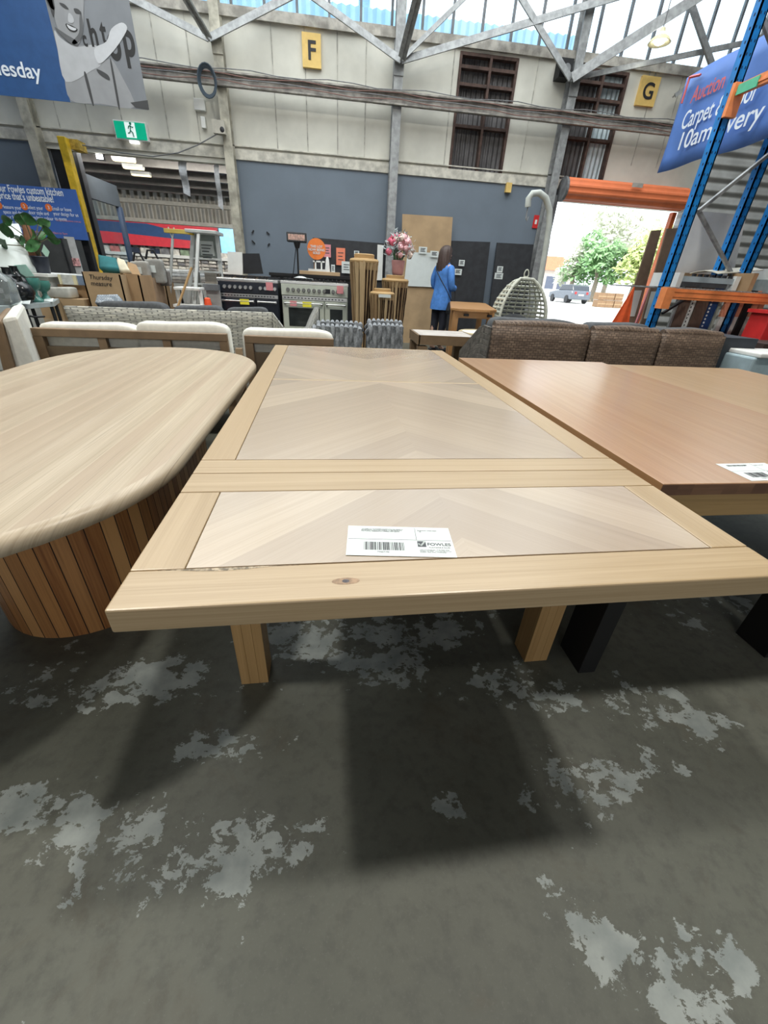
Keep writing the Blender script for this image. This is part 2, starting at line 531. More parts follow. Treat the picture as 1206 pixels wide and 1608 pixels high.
wallbox(XL, ox0, 0, zt, 1); wallbox(ox1, dx0, 0, zt, 1); wallbox(ox0, ox1, zo, zt, 0)
wallbox(dx0, dx1, zd, wz0, 0); wallbox(dx1, XR, 0, wz0, 2)
for x0, x1 in ((XL, w1[0]), (w1[1], w2[0]), (w2[1], dx1 + .1)): wallbox(x0, x1, wz0, wz1, 0)
wallbox(XL, dx0, zt, wz0, 0); wallbox(XL, dx1 + .1, wz1, zc, 0); wallbox(dx1 + .1, XR, wz0, zc, 2)
struct(wb.build('wall_back', [cream, greyp, corrugated('grey corrugated sheet', (0.50, 0.51, 0.49), 2, 0.19, depth=0.8)]))
tr = MB()
tr.box((XL, WY - .05, zc - .02), (XR, WY + .16, zc + .10), 0, 0)
struct(tr.build('trim_1', mat('weathered sill', (0.36, 0.34, 0.30), 0.85, var=0.35, scale=7)))
tr = MB()
for x0, x1 in ((XL, dx0),):
    tr.box((x0, WY - .025, zt + .005), (x1, WY, zt + .14), 0, 0); tr.box((x0, WY - .035, zt + .17), (x1, WY, zt + .185), 0, 0)
struct(tr.build('trim_2', mat('cream batten', (0.55, 0.53, 0.46), 0.8, var=0.25, scale=8)))
tr = MB()                        # cover strips over the sheet joints
for xf in (-.47, -.42, -.365, -.29, -.237, -.10, -.045, .01, .06, .215, .37, .60, .655):
    x = xf * WY
    if w1[0] < x < w1[1]: continue
    tr.box((x - .008, WY - .006, zt + .19 if x < dx0 else wz0 + .3), (x + .008, WY, zc - .02), 2, 0)
struct(tr.build('trim_3', mat('joint strip', (0.42, 0.41, 0.36), 0.8, var=0.3)))
# clerestory: frame, glass, what stands above
zg = 6.7
tr = MB(); x = XL
while x < XR:
    tr.box((x - .018, WY + .03, zc + .08), (x + .018, WY + .08, zg), 2, 0); x += .475
tr.box((XL, WY + .02, zg), (XR, WY + .1, zg + .12), 0, 0)
struct(tr.build('window_1', mat('glazing bar', (0.13, 0.14, 0.15), 0.6, var=0.2)))


def glass_mat():
    m = bpy.data.materials.new('window glass'); m.use_nodes = True; nt = m.node_tree; nt.nodes.clear()
    o = nt.nodes.new('ShaderNodeOutputMaterial'); mx = nt.nodes.new('ShaderNodeMixShader'); t = nt.nodes.new('ShaderNodeBsdfTransparent')
    g = nt.nodes.new('ShaderNodeBsdfGlossy'); g.inputs['Roughness'].default_value = 0.05
    t.inputs[0].default_value = (0.9, 0.95, 0.97, 1); mx.inputs[0].default_value = 0.06
    v = noise(nt, tc(nt), 1.4, 4); c = mix_rgb(nt, smooth(nt, v, .35, .7), (0.86, 0.93, 0.97), (0.97, 0.985, 0.99)); nt.links.new(c, t.inputs[0])
    nt.links.new(t.outputs[0], mx.inputs[1]); nt.links.new(g.outputs[0], mx.inputs[2]); nt.links.new(mx.outputs[0], o.inputs[0])
    return m


glassm = glass_mat()
gl = MB(); gl.box((XL, WY + .052, zc + .08), (XR, WY + .058, zg), 0, 0)
struct(gl.build('window_2', glassm))
darkw = mat('dark block wall', (0.10, 0.11, 0.12), 0.8)
wl = MB(); wl.box((XL - .2, -6, 0), (XL, WY + .14, 7.4), 0, 0); struct(wl.build('wall_left', darkw))
wl = MB(); wl.box((XR, -6, 0), (XR + .2, WY + .14, 7.4), 0, 0); struct(wl.build('wall_right', darkw))
wl = MB(); wl.box((XL, -6.2, 0), (XR, -6, 7.4), 0, 0); struct(wl.build('wall_front', darkw))
wl = MB(); wl.box((XL, -6.2, 7.3), (XR, WY + .2, 7.45), 0, 0); wl.box((XL, WY, zg + .1), (XR, WY + .14, 7.3), 0, 0)
struct(wl.build('ceiling', mat('roof sheet', (0.2, 0.2, 0.2), 0.8)))
# louvred window bays
cdark = corrugated('dark fibreglass sheet', (0.12, 0.115, 0.115), 0, 0.085, depth=0.8, var=0.3)
clight = corrugated('lit fibreglass sheet', (0.62, 0.74, 0.78), 0, 0.085, depth=0.8)  # paler copy of the sheet, with light through it put into the colour
for k, (a, b) in enumerate((w1, w2)):
    fr = MB()
    for x in (a, (a + b) / 2 + .03, b): fr.box((x - .02, WY - .02, wz0), (x + .02, WY + .1, wz1), 2, 0)
    for f in (0, .41, .76, .90, 1): z = wz0 + (wz1 - wz0) * f; fr.box((a - .02, WY - .01, z - .02), (b + .02, WY + .09, z + .02), 0, 0)
    root = struct(fr.build('window_%d' % (k + 3), rust))
    pn = MB(); pn.box((a, WY + .1, wz0), ((a + b) / 2, WY + .12, wz1), 0, 0, 0); pn.box(((a + b) / 2, WY + .1, wz0), (b, WY + .12, wz1), 0, 0, k)
    o = pn.build('window_%d' % (k + 5), [cdark, clight]); struct(o)
# columns, the wall beam and its cables, roof braces
POSTS = [-.517, -.188, .117, .443]
for i, f in enumerate(POSTS):
    x = f * 8.85; mb = MB(); top = 3.99 if i else 3.9
    # an I section
    mb.box((x - .07, 8.78, 0), (x + .07, 8.795, 7.2), 2, 0); mb.box((x - .07, 8.965, 0), (x + .07, 8.98, 7.2), 2, 0); mb.box((x - .008, 8.795, 0), (x + .008, 8.965, 7.2), 2, 0)
    mb.box((x - .075, 8.765, 3.86), (x + .075, 8.78, 4.2), 2, 0)
    struct(mb.build('steel_column', [mat('flaking cream column', (0.40, 0.38, 0.31), 0.7, var=0.35, scale=6), steel][1 if i == 2 or i == 3 else 0]))
mb = MB(); zb0, zb1 = 1.145 + .272 * WY, 1.145 + .291 * WY
zb0 = P(625, 165, 8.72).z; zb1 = P(625, 143, 8.72).z
mb.box((-5, 8.70, zb1 - .02), (6.4, 8.78, zb1), 0, 0); mb.box((-5, 8.70, zb0), (6.4, 8.78, zb0 + .02), 0, 0); mb.box((-5, 8.76, zb0), (6.4, 8.78, zb1), 0, 0)
struct(mb.build('wall_beam', mat('weathered beam', (0.37, 0.35, 0.32), 0.8, var=0.35, scale=9)))
for k, (dz, r_, c_) in enumerate(((.13, .006, mat('reddish cable', (.22, .12, .10), .6)), (.09, .007, dsteel), (.18, .006, dsteel), (.05, .006, mat('reddish cable', (.22, .12, .10), .6)))):
    mb = MB(); mb.tube([(-5 + i * .38, 8.69 - .004 * k, zb0 + dz - .012 + .02 * math.sin(i * 1.7 + k * 2) * (1 if k != 1 else .4)) for i in range(30)], r_, 6)
    tag(mb.build('electric_cable', c_, smooth_=True), ['reddish cable along the wall beam', 'thick grey cable along the middle of the wall beam',
        'grey cable along the top of the wall beam', 'reddish cable near the bottom of the wall beam'][k], 'cable', 'cables along the wall beam')
mb = MB()                        # coil of spare cable on the left column
for k in range(4):
    c = P(326, 128, 8.62); rr = .15 + .012 * k
    mb.tube([c + Vector((math.cos(a) * rr * .7, -.01 * k, math.sin(a) * rr)) for a in [i * PI / 10 for i in range(20)]], .011, 6, closed=True)
tag(mb.build('cable_coil', mat('blue black cable', (0.03, 0.05, 0.07), 0.5), smooth_=True), 'coil of dark cable hung on the column left of the F sign', 'cable')


def brace(a, b, wd=.09, Y2=None):
    mb = MB(); mb.bar(a, b, wd, .02, up=(0, -1, .2)); mb.bar(Vector(a) + Vector((0, .03, 0)), Vector(b) + Vector((0, .03, 0)), .02, .07, up=(0, -1, .2))
    struct(mb.build('roof_brace', steel))


N = [P(328, 60, 8.7), P(630, 95, 8.7), P(896, 124, 8.7)]
brace(N[0], P(150, -32, 8.7)); brace(N[0], P(460, -8, 8.7)); brace(N[0] + Vector((0, -.08, 0)), P(270, -40, 7.4), .13)
brace(N[1], P(480, -14, 8.7)); brace(N[1], P(985, -10, 8.7)); brace(N[1] + Vector((0, -.08, 0)), P(665, -40, 7.5), .12)
brace(N[1] + Vector((0, -.03, 0)), P(740, -14, 8.65), .06)
brace(N[2], P(812, -14, 8.7)); brace(N[2] + Vector((0, -.05, 0)), P(1120, -20, 8.3), .13); brace(N[2], P(1230, 55, 8.7), .07)
brace(P(1120, 105, 8.6), P(1080, -12, 8.6)); brace(P(1060, 150, 8.75), P(1250, 20, 8.75), .06)

# ------------------------------------------------------------------ the hall beyond the opening
HY = 16.0
mb = MB(); a = P(60, 300, HY); b = P(480, 355, HY)
zr = P(250, 300, HY).z; zr2 = P(250, 347, HY).z
mb.box((-14, HY, 0), (-1.5, HY + .1, zr + .6), 0, 0); struct(mb.build('wall_beyond', corrugated('beige corrugated wall', (0.42, 0.40, 0.35), 0, 0.22, depth=1.0)))
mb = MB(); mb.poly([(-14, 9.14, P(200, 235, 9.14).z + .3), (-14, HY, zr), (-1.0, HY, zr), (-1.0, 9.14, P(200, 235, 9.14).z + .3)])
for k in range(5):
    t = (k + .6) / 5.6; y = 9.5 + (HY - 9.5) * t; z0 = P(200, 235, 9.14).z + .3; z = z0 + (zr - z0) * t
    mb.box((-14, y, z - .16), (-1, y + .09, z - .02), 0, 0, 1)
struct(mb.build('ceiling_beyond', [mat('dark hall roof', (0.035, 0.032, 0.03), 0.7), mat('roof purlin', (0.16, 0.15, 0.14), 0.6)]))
mb = MB(); mb.box((-1.66, 9.14, 0), (-1.5, HY, 4.5), 0, 0); struct(mb.build('wall_beyond_right', mat('hall side wall', (0.25, 0.25, 0.25))))
mb = MB(); z = P(250, 318, HY - .1).z; mb.box((-14, HY - .14, z - .05), (-1.6, HY, z + .05), 0, 0); z = P(250, 347, HY - .1).z; mb.box((-14, HY - .14, z - .06), (-1.6, HY, z + .04), 0, 0)
struct(mb.build('trim_4', mat('hall rail', (0.45, 0.43, 0.38))))
tube_m = mat('lit tube', (1, 0.85, 0.5), 0.4, var=0.02, emit=1.6)
zcl = lambda y: P(200, 235, 9.14).z + .3 + (zr - P(200, 235, 9.14).z - .3) * (y - 9.14) / (HY - 9.14)
for k, (px, py, nm) in enumerate(((195, 252, 'nearest'), (210, 264, 'middle'), (222, 275, 'farthest'))):
    yk = 9.6
    while P(px, py, yk).z < zcl(yk) - .2 and yk < 15.6: yk += .05
    p = P(px, py, yk); t = thing('strip_light', 'lit strip light under the dark hall roof, %s of the three' % nm, 'light', p, group='strip lights in the next hall')
    MB().tube([(0, .0, .06), (0, 0, zcl(yk) - p.z + .01)], .015, 6).build('hanger', dsteel, t)
    MB().box((-.2, -.06, 0), (.2, .06, .06), 0, 0).build('housing', white, t)
    MB().box((-.19, -.05, -.02), (.19, .05, 0), 0, 0).build('tube', tube_m, t)
p = P(158, 247, 9.07); p.z = zo - .042; t = thing('flood_lamp', 'small white-lit lamp at the top left of the hall opening', 'lamp', p)
MB().box((-.06, -.03, -.04), (.06, .03, .04), 0, 0).build('housing', black, t); MB().box((-.05, -.04, -.03), (.05, -.03, .03), 0, 0).build('lens', mat('lamp lens', (1, 1, 1), .3, var=0, emit=8), t)
# red and blue banner of the next hall
za, zb_ = P(250, 347, HY - .3).z - .07, P(250, 387, HY - .3).z
t = thing('fascia_banner', 'long red banner with a slanting navy stripe above the tile display', 'banner', (P(180, 370, HY - .3).x, HY - .3, zb_))
x0, x1 = -13.0, P(345, 390, HY - .3).x; y = HY - .3
mb = MB(); mb.box((x0, y, zb_), (x1, y + .03, za), 0, 0)
mb.build('panel', mat('red vinyl', (0.80, 0.045, 0.07), 0.5, var=0.06), t, world=True)
xs0 = P(165, 350, y).x; xe = P(345, 385, y).x
hh = za - zb_
mb = MB(); mb.poly([(x0, y - .004, zb_ + hh * .52), (xs0, y - .004, zb_ + hh * .52), (xe, y - .004, zb_ + hh * .30), (xe, y - .004, zb_ + hh * .36), (xs0 + 1.2, y - .004, zb_ + hh * .97), (x0, y - .004, zb_ + hh * .97)])
mb.build('stripe', navy, t, world=True)
mb = MB(); mb.box((x1 + .02, HY - .2, .1), (x1 + 1.4, HY - .15, za), 0, 0)
struct(mb.build('window_7', mat('self-lit pane', (0.25, 0.6, 0.85), 0.3, emit=0.9)))  # pane emits its own colour, standing in for daylight behind it
# tile display shelves
zs = P(250, 399, HY - .6).z; zs2 = P(250, 421, HY - .6).z
t = thing('display_shelf', 'long white display shelf across the next hall', 'shelf', (-6, HY - .6, 0))
mb = MB(); mb.box((-12, HY - .75, zs - .08), (x1 + 1.3, HY - .35, zs), 0, 0); mb.build('top_shelf', white, t, world=True)
mb = MB(); mb.box((-12, HY - .8, zs2 - .05), (x1 + 1.3, HY - .35, zs2), 0, 0); mb.build('lower_shelf', white, t, world=True)
mb = MB(); mb.box((-12, HY - .4, 0), (x1 + 1.3, HY - .35, zs), 0, 0); mb.build('back_panel', mat('display back', (0.4, 0.38, 0.35)), t, world=True)
pal = [(0.25, 0.33, 0.22), (0.62, 0.58, 0.5), (0.4, 0.38, 0.36), (0.6, 0.2, 0.18), (0.03, 0.04, 0.07), (0.68, 0.66, 0.6), (0.2, 0.2, 0.21), (0.5, 0.46, 0.42)]
tm = [mat('tile finish %d' % k, c, 0.35, var=0.3, scale=12) for k, c in enumerate(pal)]
zt1 = zb_ - .03
for k in range(24):
    x = P(150, 390, HY - .5).x - 1.0 + k * .29
    if x > x1 + 1.0: break
    mb = MB(); mb.box((x, HY - .55, zs + .002), (x + .25, HY - .5, zs + (zt1 - zs) * (.75 + .2 * R.random())), 2, 0)
    tag(mb.build('print_pack', tm[[0, 1, 0, 3, 5, 3, 1, 4, 5, 4, 6, 5][k % 12]]), 'patterned pack standing along the top of the white display shelf', 'pack', 'packs on the top display shelf')
nx = 0
for row in range(3):
    hz = (zs - .08 - zs2) / 3
    for k in range(26):
        x = P(150, 410, HY - .6).x - .4 + k * .235
        if x > x1 + 1.1: break
        mb = MB(); mb.box((x, HY - .62, zs2 + row * hz + .01), (x + .2, HY - .6, zs2 + (row + 1) * hz - .02), 2, 0)
        tag(mb.build('tile_sample', tm[R.choice([1, 2, 5, 7, 7, 5, 1, 6])]), 'pale tile sample on the rack below the white display shelf', 'tile', 'tile samples below the display shelf')
# office box just inside the opening
t = thing('office_booth', 'dark grey framed office booth with a glass side inside the hall opening', 'booth', (-4.3, 10, 0))
xo = -.452 * 9.35
bx = mat('booth grey', (0.016, 0.021, 0.027), 0.6)
zt0 = P(125, 270, 9.35).z; zm = P(140, 310, 9.35).z; y0_, y1_ = 9.35, 10.6
mb = MB(); mb.box((xo - .06, y0_, zm), (xo, y1_, zt0), 1, 0); mb.build('header', bx, t, world=True)
mb = MB(); mb.box((xo - .06, y1_ - .1, 0), (xo + .02, y1_, zm), 2, 0); mb.build('far_post', mat('booth blue grey', (0.012, 0.022, 0.045)), t, world=True)
mb = MB(); mb.box((xo - .1, y0_ - .1, 0), (xo + .02, y0_ + .05, zt0 + .3), 2, 0); mb.build('near_post', black, t, world=True)
mb = MB(); mb.box((xo - .035, y0_ + .05, .9), (xo - .025, y1_ - .1, zm), 1, 0); mb.build('glass', glassm, t, world=True)
mb = MB(); mb.box((xo - .06, y0_ + .05, 0), (xo, y1_ - .1, .9), 1, 0); mb.build('lower_panel', bx, t, world=True)
mb = MB(); mb.box((-6.5, 9.3, 0), (xo - .14, 9.5, zt0 + .25), 1, 0); mb.build('front_panel', black, t, world=True)
# printed pennants hung in the opening
penm = mat('pennant print', (0.5, 0.52, 0.54), 0.6, var=0.5, scale=6)
for k, (c4, nm) in enumerate(((((279, 253), (292, 254), (299, 309), (288, 303)), 'left'), (((335, 256), (343, 257), (351, 331), (343, 324)), 'right'))):
    mb = MB(); q = [P(*c, 9.07) for c in c4]; q[0].z = q[1].z = zo + .002
    f = lambda u, v: (q[3].lerp(q[2], u)).lerp(q[0].lerp(q[1], u), v) + Vector((0, .03 * math.sin(v * 7), 0))
    mb.sheet(f, 3, 14)
    tag(mb.build('pennant', penm, solid=.004), 'narrow grey printed pennant hanging in the hall opening, the %s one' % nm, 'banner', 'pennants in the hall opening')

# ------------------------------------------------------------------ outside the roller door
mb = MB(); mb.poly([(-2, 9.14, -.012), (60, 9.14, -.012), (140, 120, -.012), (-2, 120, -.012)])
yard = struct(mb.build('ground_yard', mat('pale yard concrete', (0.62, 0.61, 0.58), 0.8, var=0.06, scale=.5), origin=(0, 0, 0)))
mb = MB(); x = -6.0; q = []
zn = P(700, 42, 11.6).z
while x < .455 * 11.6 - .2:
    q += [(x, zn + .10), (x + .085, zn + .16)]; x += .17
for i in range(len(q) - 1):
    (xa, za_), (xb, zb2) = q[i], q[i + 1]
    dy = .08 * (i % 2)
    mb.poly([(xa, 11.6 + .08 * (i % 2), 3.0), (xb, 11.6 + .08 * ((i + 1) % 2), 3.0), (xb, 11.6 + .08 * ((i + 1) % 2), zb2), (xa, 11.6 + .08 * (i % 2), za_)])
tag(mb.build('corrugated_canopy', mat('pale blue sheeting', (0.50, 0.72, 0.92), 0.6, var=0.08, scale=1.5), solid=.01), 'pale blue corrugated sheeting seen through the clerestory glass', 'sheeting')
mb = MB(); p = P(572, 20, 13); mb.box((p.x - .12, 13, 3), (p.x + .12, 13.2, 8.5), 2, 0)
tag(mb.build('chimney_stack', mat('pale blue post', (0.35, 0.55, 0.72))), 'pale post standing behind the clerestory glass left of the middle column', 'post')


def foliage(name, c, rx, ry, rz, n, size, m, trunk=None):
    t = thing(name, '', 'tree', (c[0], c[1], 0)); mb = MB(); rr = random.Random(int(c[0] * 77) + n)
    blobs = [(rr.uniform(-.6, .6), rr.uniform(-.6, .6), rr.uniform(-.6, .7), rr.uniform(.3, .55)) for _ in range(14)]
    for _ in range(n):
        bx_, by_, bz_, br = rr.choice(blobs)
        d = Vector((rr.gauss(0, 1), rr.gauss(0, 1), rr.gauss(0, 1))).normalized() * br * rr.uniform(.6, 1.05)
        p = Vector((c[0] + (bx_ + d.x) * rx, c[1] + (by_ + d.y) * ry, c[2] + (bz_ + d.z) * rz))
        u = Vector((rr.gauss(0, 1), rr.gauss(0, 1), rr.gauss(0, 1))).normalized(); v = u.orthogonal().normalized()
        s1 = size * rr.uniform(.6, 1.3)
        mb.poly([p - u * s1, p + v * s1 * .45, p + u * s1, p - v * s1 * .45])
    mb.build('crown', m, t, world=True)
    tb = MB(); h = c[2]
    tb.tube([(c[0], c[1], -.01), (c[0] + .1, c[1], h * .5), (c[0] - .1, c[1], h)], [.3, .22, .1], 8)
    for k in range(4):
        a = k * 1.7; tb.tube([(c[0], c[1], h * .55), (c[0] + math.cos(a) * rx * .4, c[1] + math.sin(a) * ry * .4, h + rz * .3)], [.12, .04], 6)
    tb.build('trunk', mat('bark', (0.30, 0.25, 0.2), 0.9), t, world=True)
    return t


leafA = mat('eucalypt leaf', (0.52, 0.60, 0.24), 0.6, var=0.3, scale=.8); leafB = mat('pale gum leaf', (0.78, 0.80, 0.68), 0.6, var=0.2, scale=.8)
leafC = mat('dark shrub leaf', (0.26, 0.44, 0.20), 0.6, var=0.35, scale=.8)
for (px, py, Y, rw, rh, n, sz, m, lab) in (
        (945, 405, 46, 3.2, 2.6, 2600, .28, leafC, 'green rounded tree beyond the yard, left of the tall panels'),
        (975, 360, 52, 5.5, 4.2, 2600, .34, leafB, 'tall pale gum tree rising behind the green trees outside'),
        (1010, 400, 44, 3.2, 2.6, 2200, .28, leafA, 'bright yellow-green tree beside the tall cardboard panels outside'),
        (905, 412, 48, 1.8, 2.3, 1500, .25, leafB, 'small pale drooping tree at the left of the trees outside'),
        (1110, 395, 50, 6, 4, 1500, .34, leafA, 'olive tree at the far right outside, behind the blue rack')):
    p = P(px, py, Y); foliage('tree', (p.x, p.y, max(p.z, rh * .9)), rw, rw, rh, n, sz, m)['label'] = lab
for ob in bpy.data.objects:
    if ob.name.startswith('tree') and ob.parent is None: ob['group'] = 'trees beyond the yard'
p = P(864, 400, 70); mb = MB(); t = thing('far_building', 'distant low building with an orange roof beyond the yard', 'building', (p.x, 70, 0))
MB().box((-4.5, 0, 0), (4.5, 6, 3.4), 0, 0).build('wall', mat('far pale wall', (0.6, 0.55, 0.5)), t)
MB().box((-4.8, -.4, 3.4), (4.8, 6, 5.2), 0, 0).build('roof', mat('far orange roof', (0.65, 0.28, 0.16)), t)
for k in range(4): MB().box((-3.8 + k * 2, -.05, .8), (-2.4 + k * 2, .02, 2.6), 0, 0).build('window', mat('far window', (0.12, 0.14, 0.2)), t)
mb = MB(); a = P(870, 437, 62); mb.box((a.x - 2, 62, 0), (a.x + 40, 62.3, .9), 0, 0); struct(mb.build('wall_yard', white))
# parked car
p = G(888, 477.5); t = thing('parked_car', 'grey car with its dark tailgate towards us parked in the sunny yard', 'car', (G(909, 477).x, G(909, 477).y, 0)); cw = .9
L = 4.2
def carsec(prof, hw, name, m):
    mb = MB()
    M = Matrix(((0, 0, 1, -hw), (1, 0, 0, 0), (0, 1, 0, 0), (0, 0, 0, 1)))
    mb.prism(prof, 0, 2 * hw, M=M)
    return mb.build(name, m, t, bevel=.06)
carm = mat('grey car paint', (0.16, 0.18, 0.21), 0.3, 0.3)
carsec([(0, .3), (L, .3), (L, .75), (L - .9, .88), (L - 1.5, .95), (0.1, 1.0), (0, .8)], cw, 'body', carm)
carsec([(0.12, .98), (L - 1.4, .95), (L - 2.0, 1.42), (.7, 1.45), (.35, 1.35)], cw - .12, 'cabin', mat('car glass', (0.05, 0.06, 0.075), 0.2))
for sx in (-cw + .05, cw - .05):
    for yy in (.75, L - .8):
        mb = MB(); mb.tube([(sx - .1, yy, .3), (sx + .1, yy, .3)], .31, 16); mb.build('wheel', black, t, smooth_=True)
MB().box((-.62, -.02, .72), (-.45, .02, .9), 0, 0).build('tail_light', red, t); MB().box((.45, -.02, .72), (.62, .02, .9), 0, 0).build('tail_light', red, t)
MB().box((-.25, -.015, .6), (.25, .01, .72), 0, 0).build('number_plate', white, t)
g0, g1 = G(937, 482), G(975, 484); cwd = (g1.x - g0.x) / 3; chh = cwd * .72
for r_ in range(2):
    for c_ in range(3):
        mb = MB(); x = g0.x + c_ * cwd; z = r_ * chh
        yo = g0.y + .12 * r_ + .05 * (c_ % 2); mb.box((x, yo, z + .001), (x + cwd * .93, yo + .7, z + chh * .96), 0, 0); mb.box((x, yo - .004, z + chh * .42), (x + cwd * .93, yo, z + chh * .52), 0, 0, 1)
        tag(mb.build('carton', [mat('yard carton', (.27, .165, .09), .8), card2]), 'brown carton in the outdoor stack beside the car, %s row, %s' % (('bottom', 'top')[r_], ('left', 'middle', 'right')[c_]), 'box', 'cartons stacked in the yard')
mb = MB(); p0, p1, p2 = P(960, 508, 5.8), P(988, 506, 5.8), P(997, 448, 5.85); d0 = (p2 - p0) / (p2.z - p0.z); d1 = (p2 - p1) / (p2.z - p1.z); p0 = p0 - d0 * (p0.z - .005); p1 = p1 - d1 * (p1.z - .005)
mb.sheet(lambda u, v: p0.lerp(p1, u).lerp(p2, v) + Vector((0, .03 * math.sin(u * 9) * (1 - v), 0)), 8, 8)
tag(mb.build('safety_flag', mat('bright orange cloth', (0.95, 0.13, 0.03), 0.8), solid=.006), 'bright orange cloth hanging in a triangle beside the roller door', 'flag')

# ================================================================== ON THE WALLS
# roller door drum and curtain
t = thing('roller_shutter', 'rolled-up orange roller shutter above the open doorway', 'shutter', ((dx0 + dx1) / 2, 8.75, zd))
xa, xb = P(893, 295, 8.6).x, P(1088, 300, 8.6).x
zlo, zhi = P(890, 313, 8.55).z, P(900, 274, 8.55).z; rr = (zhi - zlo) / 2; zc_ = (zhi + zlo) / 2
mb = MB(); n = 40
M = Matrix(((0, 0, 1, xa), (1, 0, 0, 8.75), (0, 1, 0, zc_), (0, 0, 0, 1)))
mb.prism([(math.cos(2 * PI * k / n) * (rr - (.012 if k % 4 < 2 else 0)), math.sin(2 * PI * k / n) * (rr - (.012 if k % 4 < 2 else 0))) for k in range(n)], 0, xb - xa, M=M)
mb.build('curtain_roll', mat('orange shutter', (0.78, 0.21, 0.085), 0.5, var=0.1, scale=3), t, world=True)
mb = MB(); M2 = M.copy(); M2.translation = (xa - .05, 8.75, zc_); mb.prism([(math.cos(2 * PI * k / 24) * rr * 1.05, math.sin(2 * PI * k / 24) * rr * 1.05) for k in range(24)], 0, .045, M=M2)
mb.build('end_plate', dsteel, t, world=True)
mb = MB(); mb.box((xb - .02, 8.9, 0), (xb + .06, 9, zlo), 2, 0); mb.build('guide_rail', orange, t, world=True)
mb = MB(); mb.box((xa - .14, 8.86, 0), (xa - .04, 9, zlo + .1), 2, 0); mb.build('guide_rail', dsteel, t, world=True)
p = P(1001, 291, 8.74 - rr - .01); mb = MB(); mb.box((p.x - .1, p.y - .012, p.z - .03), (p.x + .1, p.y, p.z + .03), 0, 0); mb.build('badge', mat('shutter badge', (0.42, 0.4, 0.36)), t, world=True)
# letters F and G
lety = mat('yellow signboard', (0.72, 0.50, 0.16), 0.6, var=0.08)
for ch, c4, lab in (('F', ((473, 50), (503, 52), (505, 107), (476, 106)), 'yellow board with a black letter F high on the cream wall'),
                    ('G', ((1007, 117), (1036, 121), (1029, 168), (1001, 165)), 'yellow board with a black letter G high on the cream wall')):
    a, b, c, d = [P(*q, 8.95) for q in c4]
    x0, x1, z0, z1 = (a.x + d.x) / 2, (b.x + c.x) / 2, (d.z + c.z) / 2, (a.z + b.z) / 2
    t = thing('bay_sign', lab, 'sign', ((x0 + x1) / 2, 8.97, z0))
    MB().box((x0 - t.location.x, -.02, 0), (x1 - t.location.x, .03, z1 - z0), 0, 0).build('board', lety, t)
    text(ch, (z1 - z0) * .78, ((x0 + x1) / 2 + .0, 8.945, z0 + (z1 - z0) * .24), ink, t, align='CENTER', bold=.02)
    if ch == 'G':
        for kx in (.35, .65): MB().tube([(x0 - t.location.x + (x1 - x0) * kx, 0, z1 - z0), (x0 - t.location.x + (x1 - x0) * kx, 0, z1 - z0 + .16)], .008, 6).build('hanger', dsteel, t)
# exit sign
a, b, d = P(176, 187, 8.9), P(228, 191, 8.9), P(181, 218, 8.9)
t = thing('exit_sign', 'green running man exit sign on the cream wall above the hall opening', 'sign', ((a.x + b.x) / 2, 8.95, d.z)); ww, hh = b.x - a.x, a.z - d.z
MB().box((-ww / 2, -.05, 0), (ww / 2, .05, hh), 0, 0).build('frame', white, t, bevel=.006)
MB().box((-ww / 2 + .015, -.055, .015), (ww / 2 - .015, -.05, hh - .015), 0, 0).build('panel', mat('exit green', (0.0, 0.36, 0.20), 0.4, var=0.03, emit=.55), t)
wm = mat('exit white', (0.8, 0.9, 0.88), 0.4, var=0.02, emit=.5)
MB().box((-.075, -.058, .03), (.075, -.055, hh - .02), 0, 0).build('pictogram_door', wm, t)
mb = MB(); gm = mat('exit figure', (0.0, 0.20, 0.12), 0.5, var=0.02)
s_ = hh * .8; q = lambda x, z: Vector((x * s_ + .005, -.0605, .03 + z * s_))
mb.ball(q(.05, .9), .018, .002, .018, 10)
for ln in (((.02, .78), (-.02, .48)), ((-.02, .48), (.12, .32), (.16, .06)), ((-.02, .48), (-.12, .30), (-.26, .28)), ((.02, .76), (.16, .66), (.24, .72)), ((.02, .76), (-.12, .72), (-.18, .56))):
    mb.tube([q(*p_) for p_ in ln], .008, 5)
mb.build('running_figure', gm, t)
MB().box((-.05, -.05, -.03), (.08, .0, -.002), 0, 0).build('lamp_bar', mat('lamp glow', (1, 1, 1), var=0, emit=2.5), t)
# switch boxes on the column
for px, py, sx, sz, lab in ((314, 165, .085, .07, 'white switch box on the cream wall left of the column'), (320, 193, .035, .07, 'slim white switch under the white switch box')):
    p = P(px, py, 8.97); mb = MB(); mb.box((p.x - sx, 8.93, p.z - sz), (p.x + sx, 8.998, p.z + sz), 0, 0); tag(mb.build('switch_box', white, bevel=.008), lab, 'switch')
p = P(344, 200, 8.7); mb = MB(); mb.box((p.x - .09, 8.66, p.z - .08), (p.x + .09, 8.765, p.z + .08), 0, 0); mb.ball((p.x + .05, 8.66, p.z - .03), .035, .01, .035, mi=1)
tag(mb.build('junction_box', [mat('beige box', (0.42, 0.40, 0.34)), black]), 'beige socket box fixed on the column by the hall opening', 'box')
p = P(798, 295, 8.97); mb = MB(); mb.box((p.x - .05, 8.93, p.z - .07), (p.x + .05, 8.998, p.z + .07), 0, 0); tag(mb.build('wall_box', lety), 'small yellowish box on the grey wall below the louvred window', 'box')
p = P(842, 348, 8.97); t = thing('fire_sign', 'small red fire point sign on the grey wall by the door', 'sign', (p.x, 8.99, p.z - .1))
MB().box((-.05, -.01, 0), (.05, .005, .2), 0, 0).build('plate', red, t); MB().box((-.02, -.013, .06), (.02, -.01, .13), 0, 0).build('pictogram', white, t)
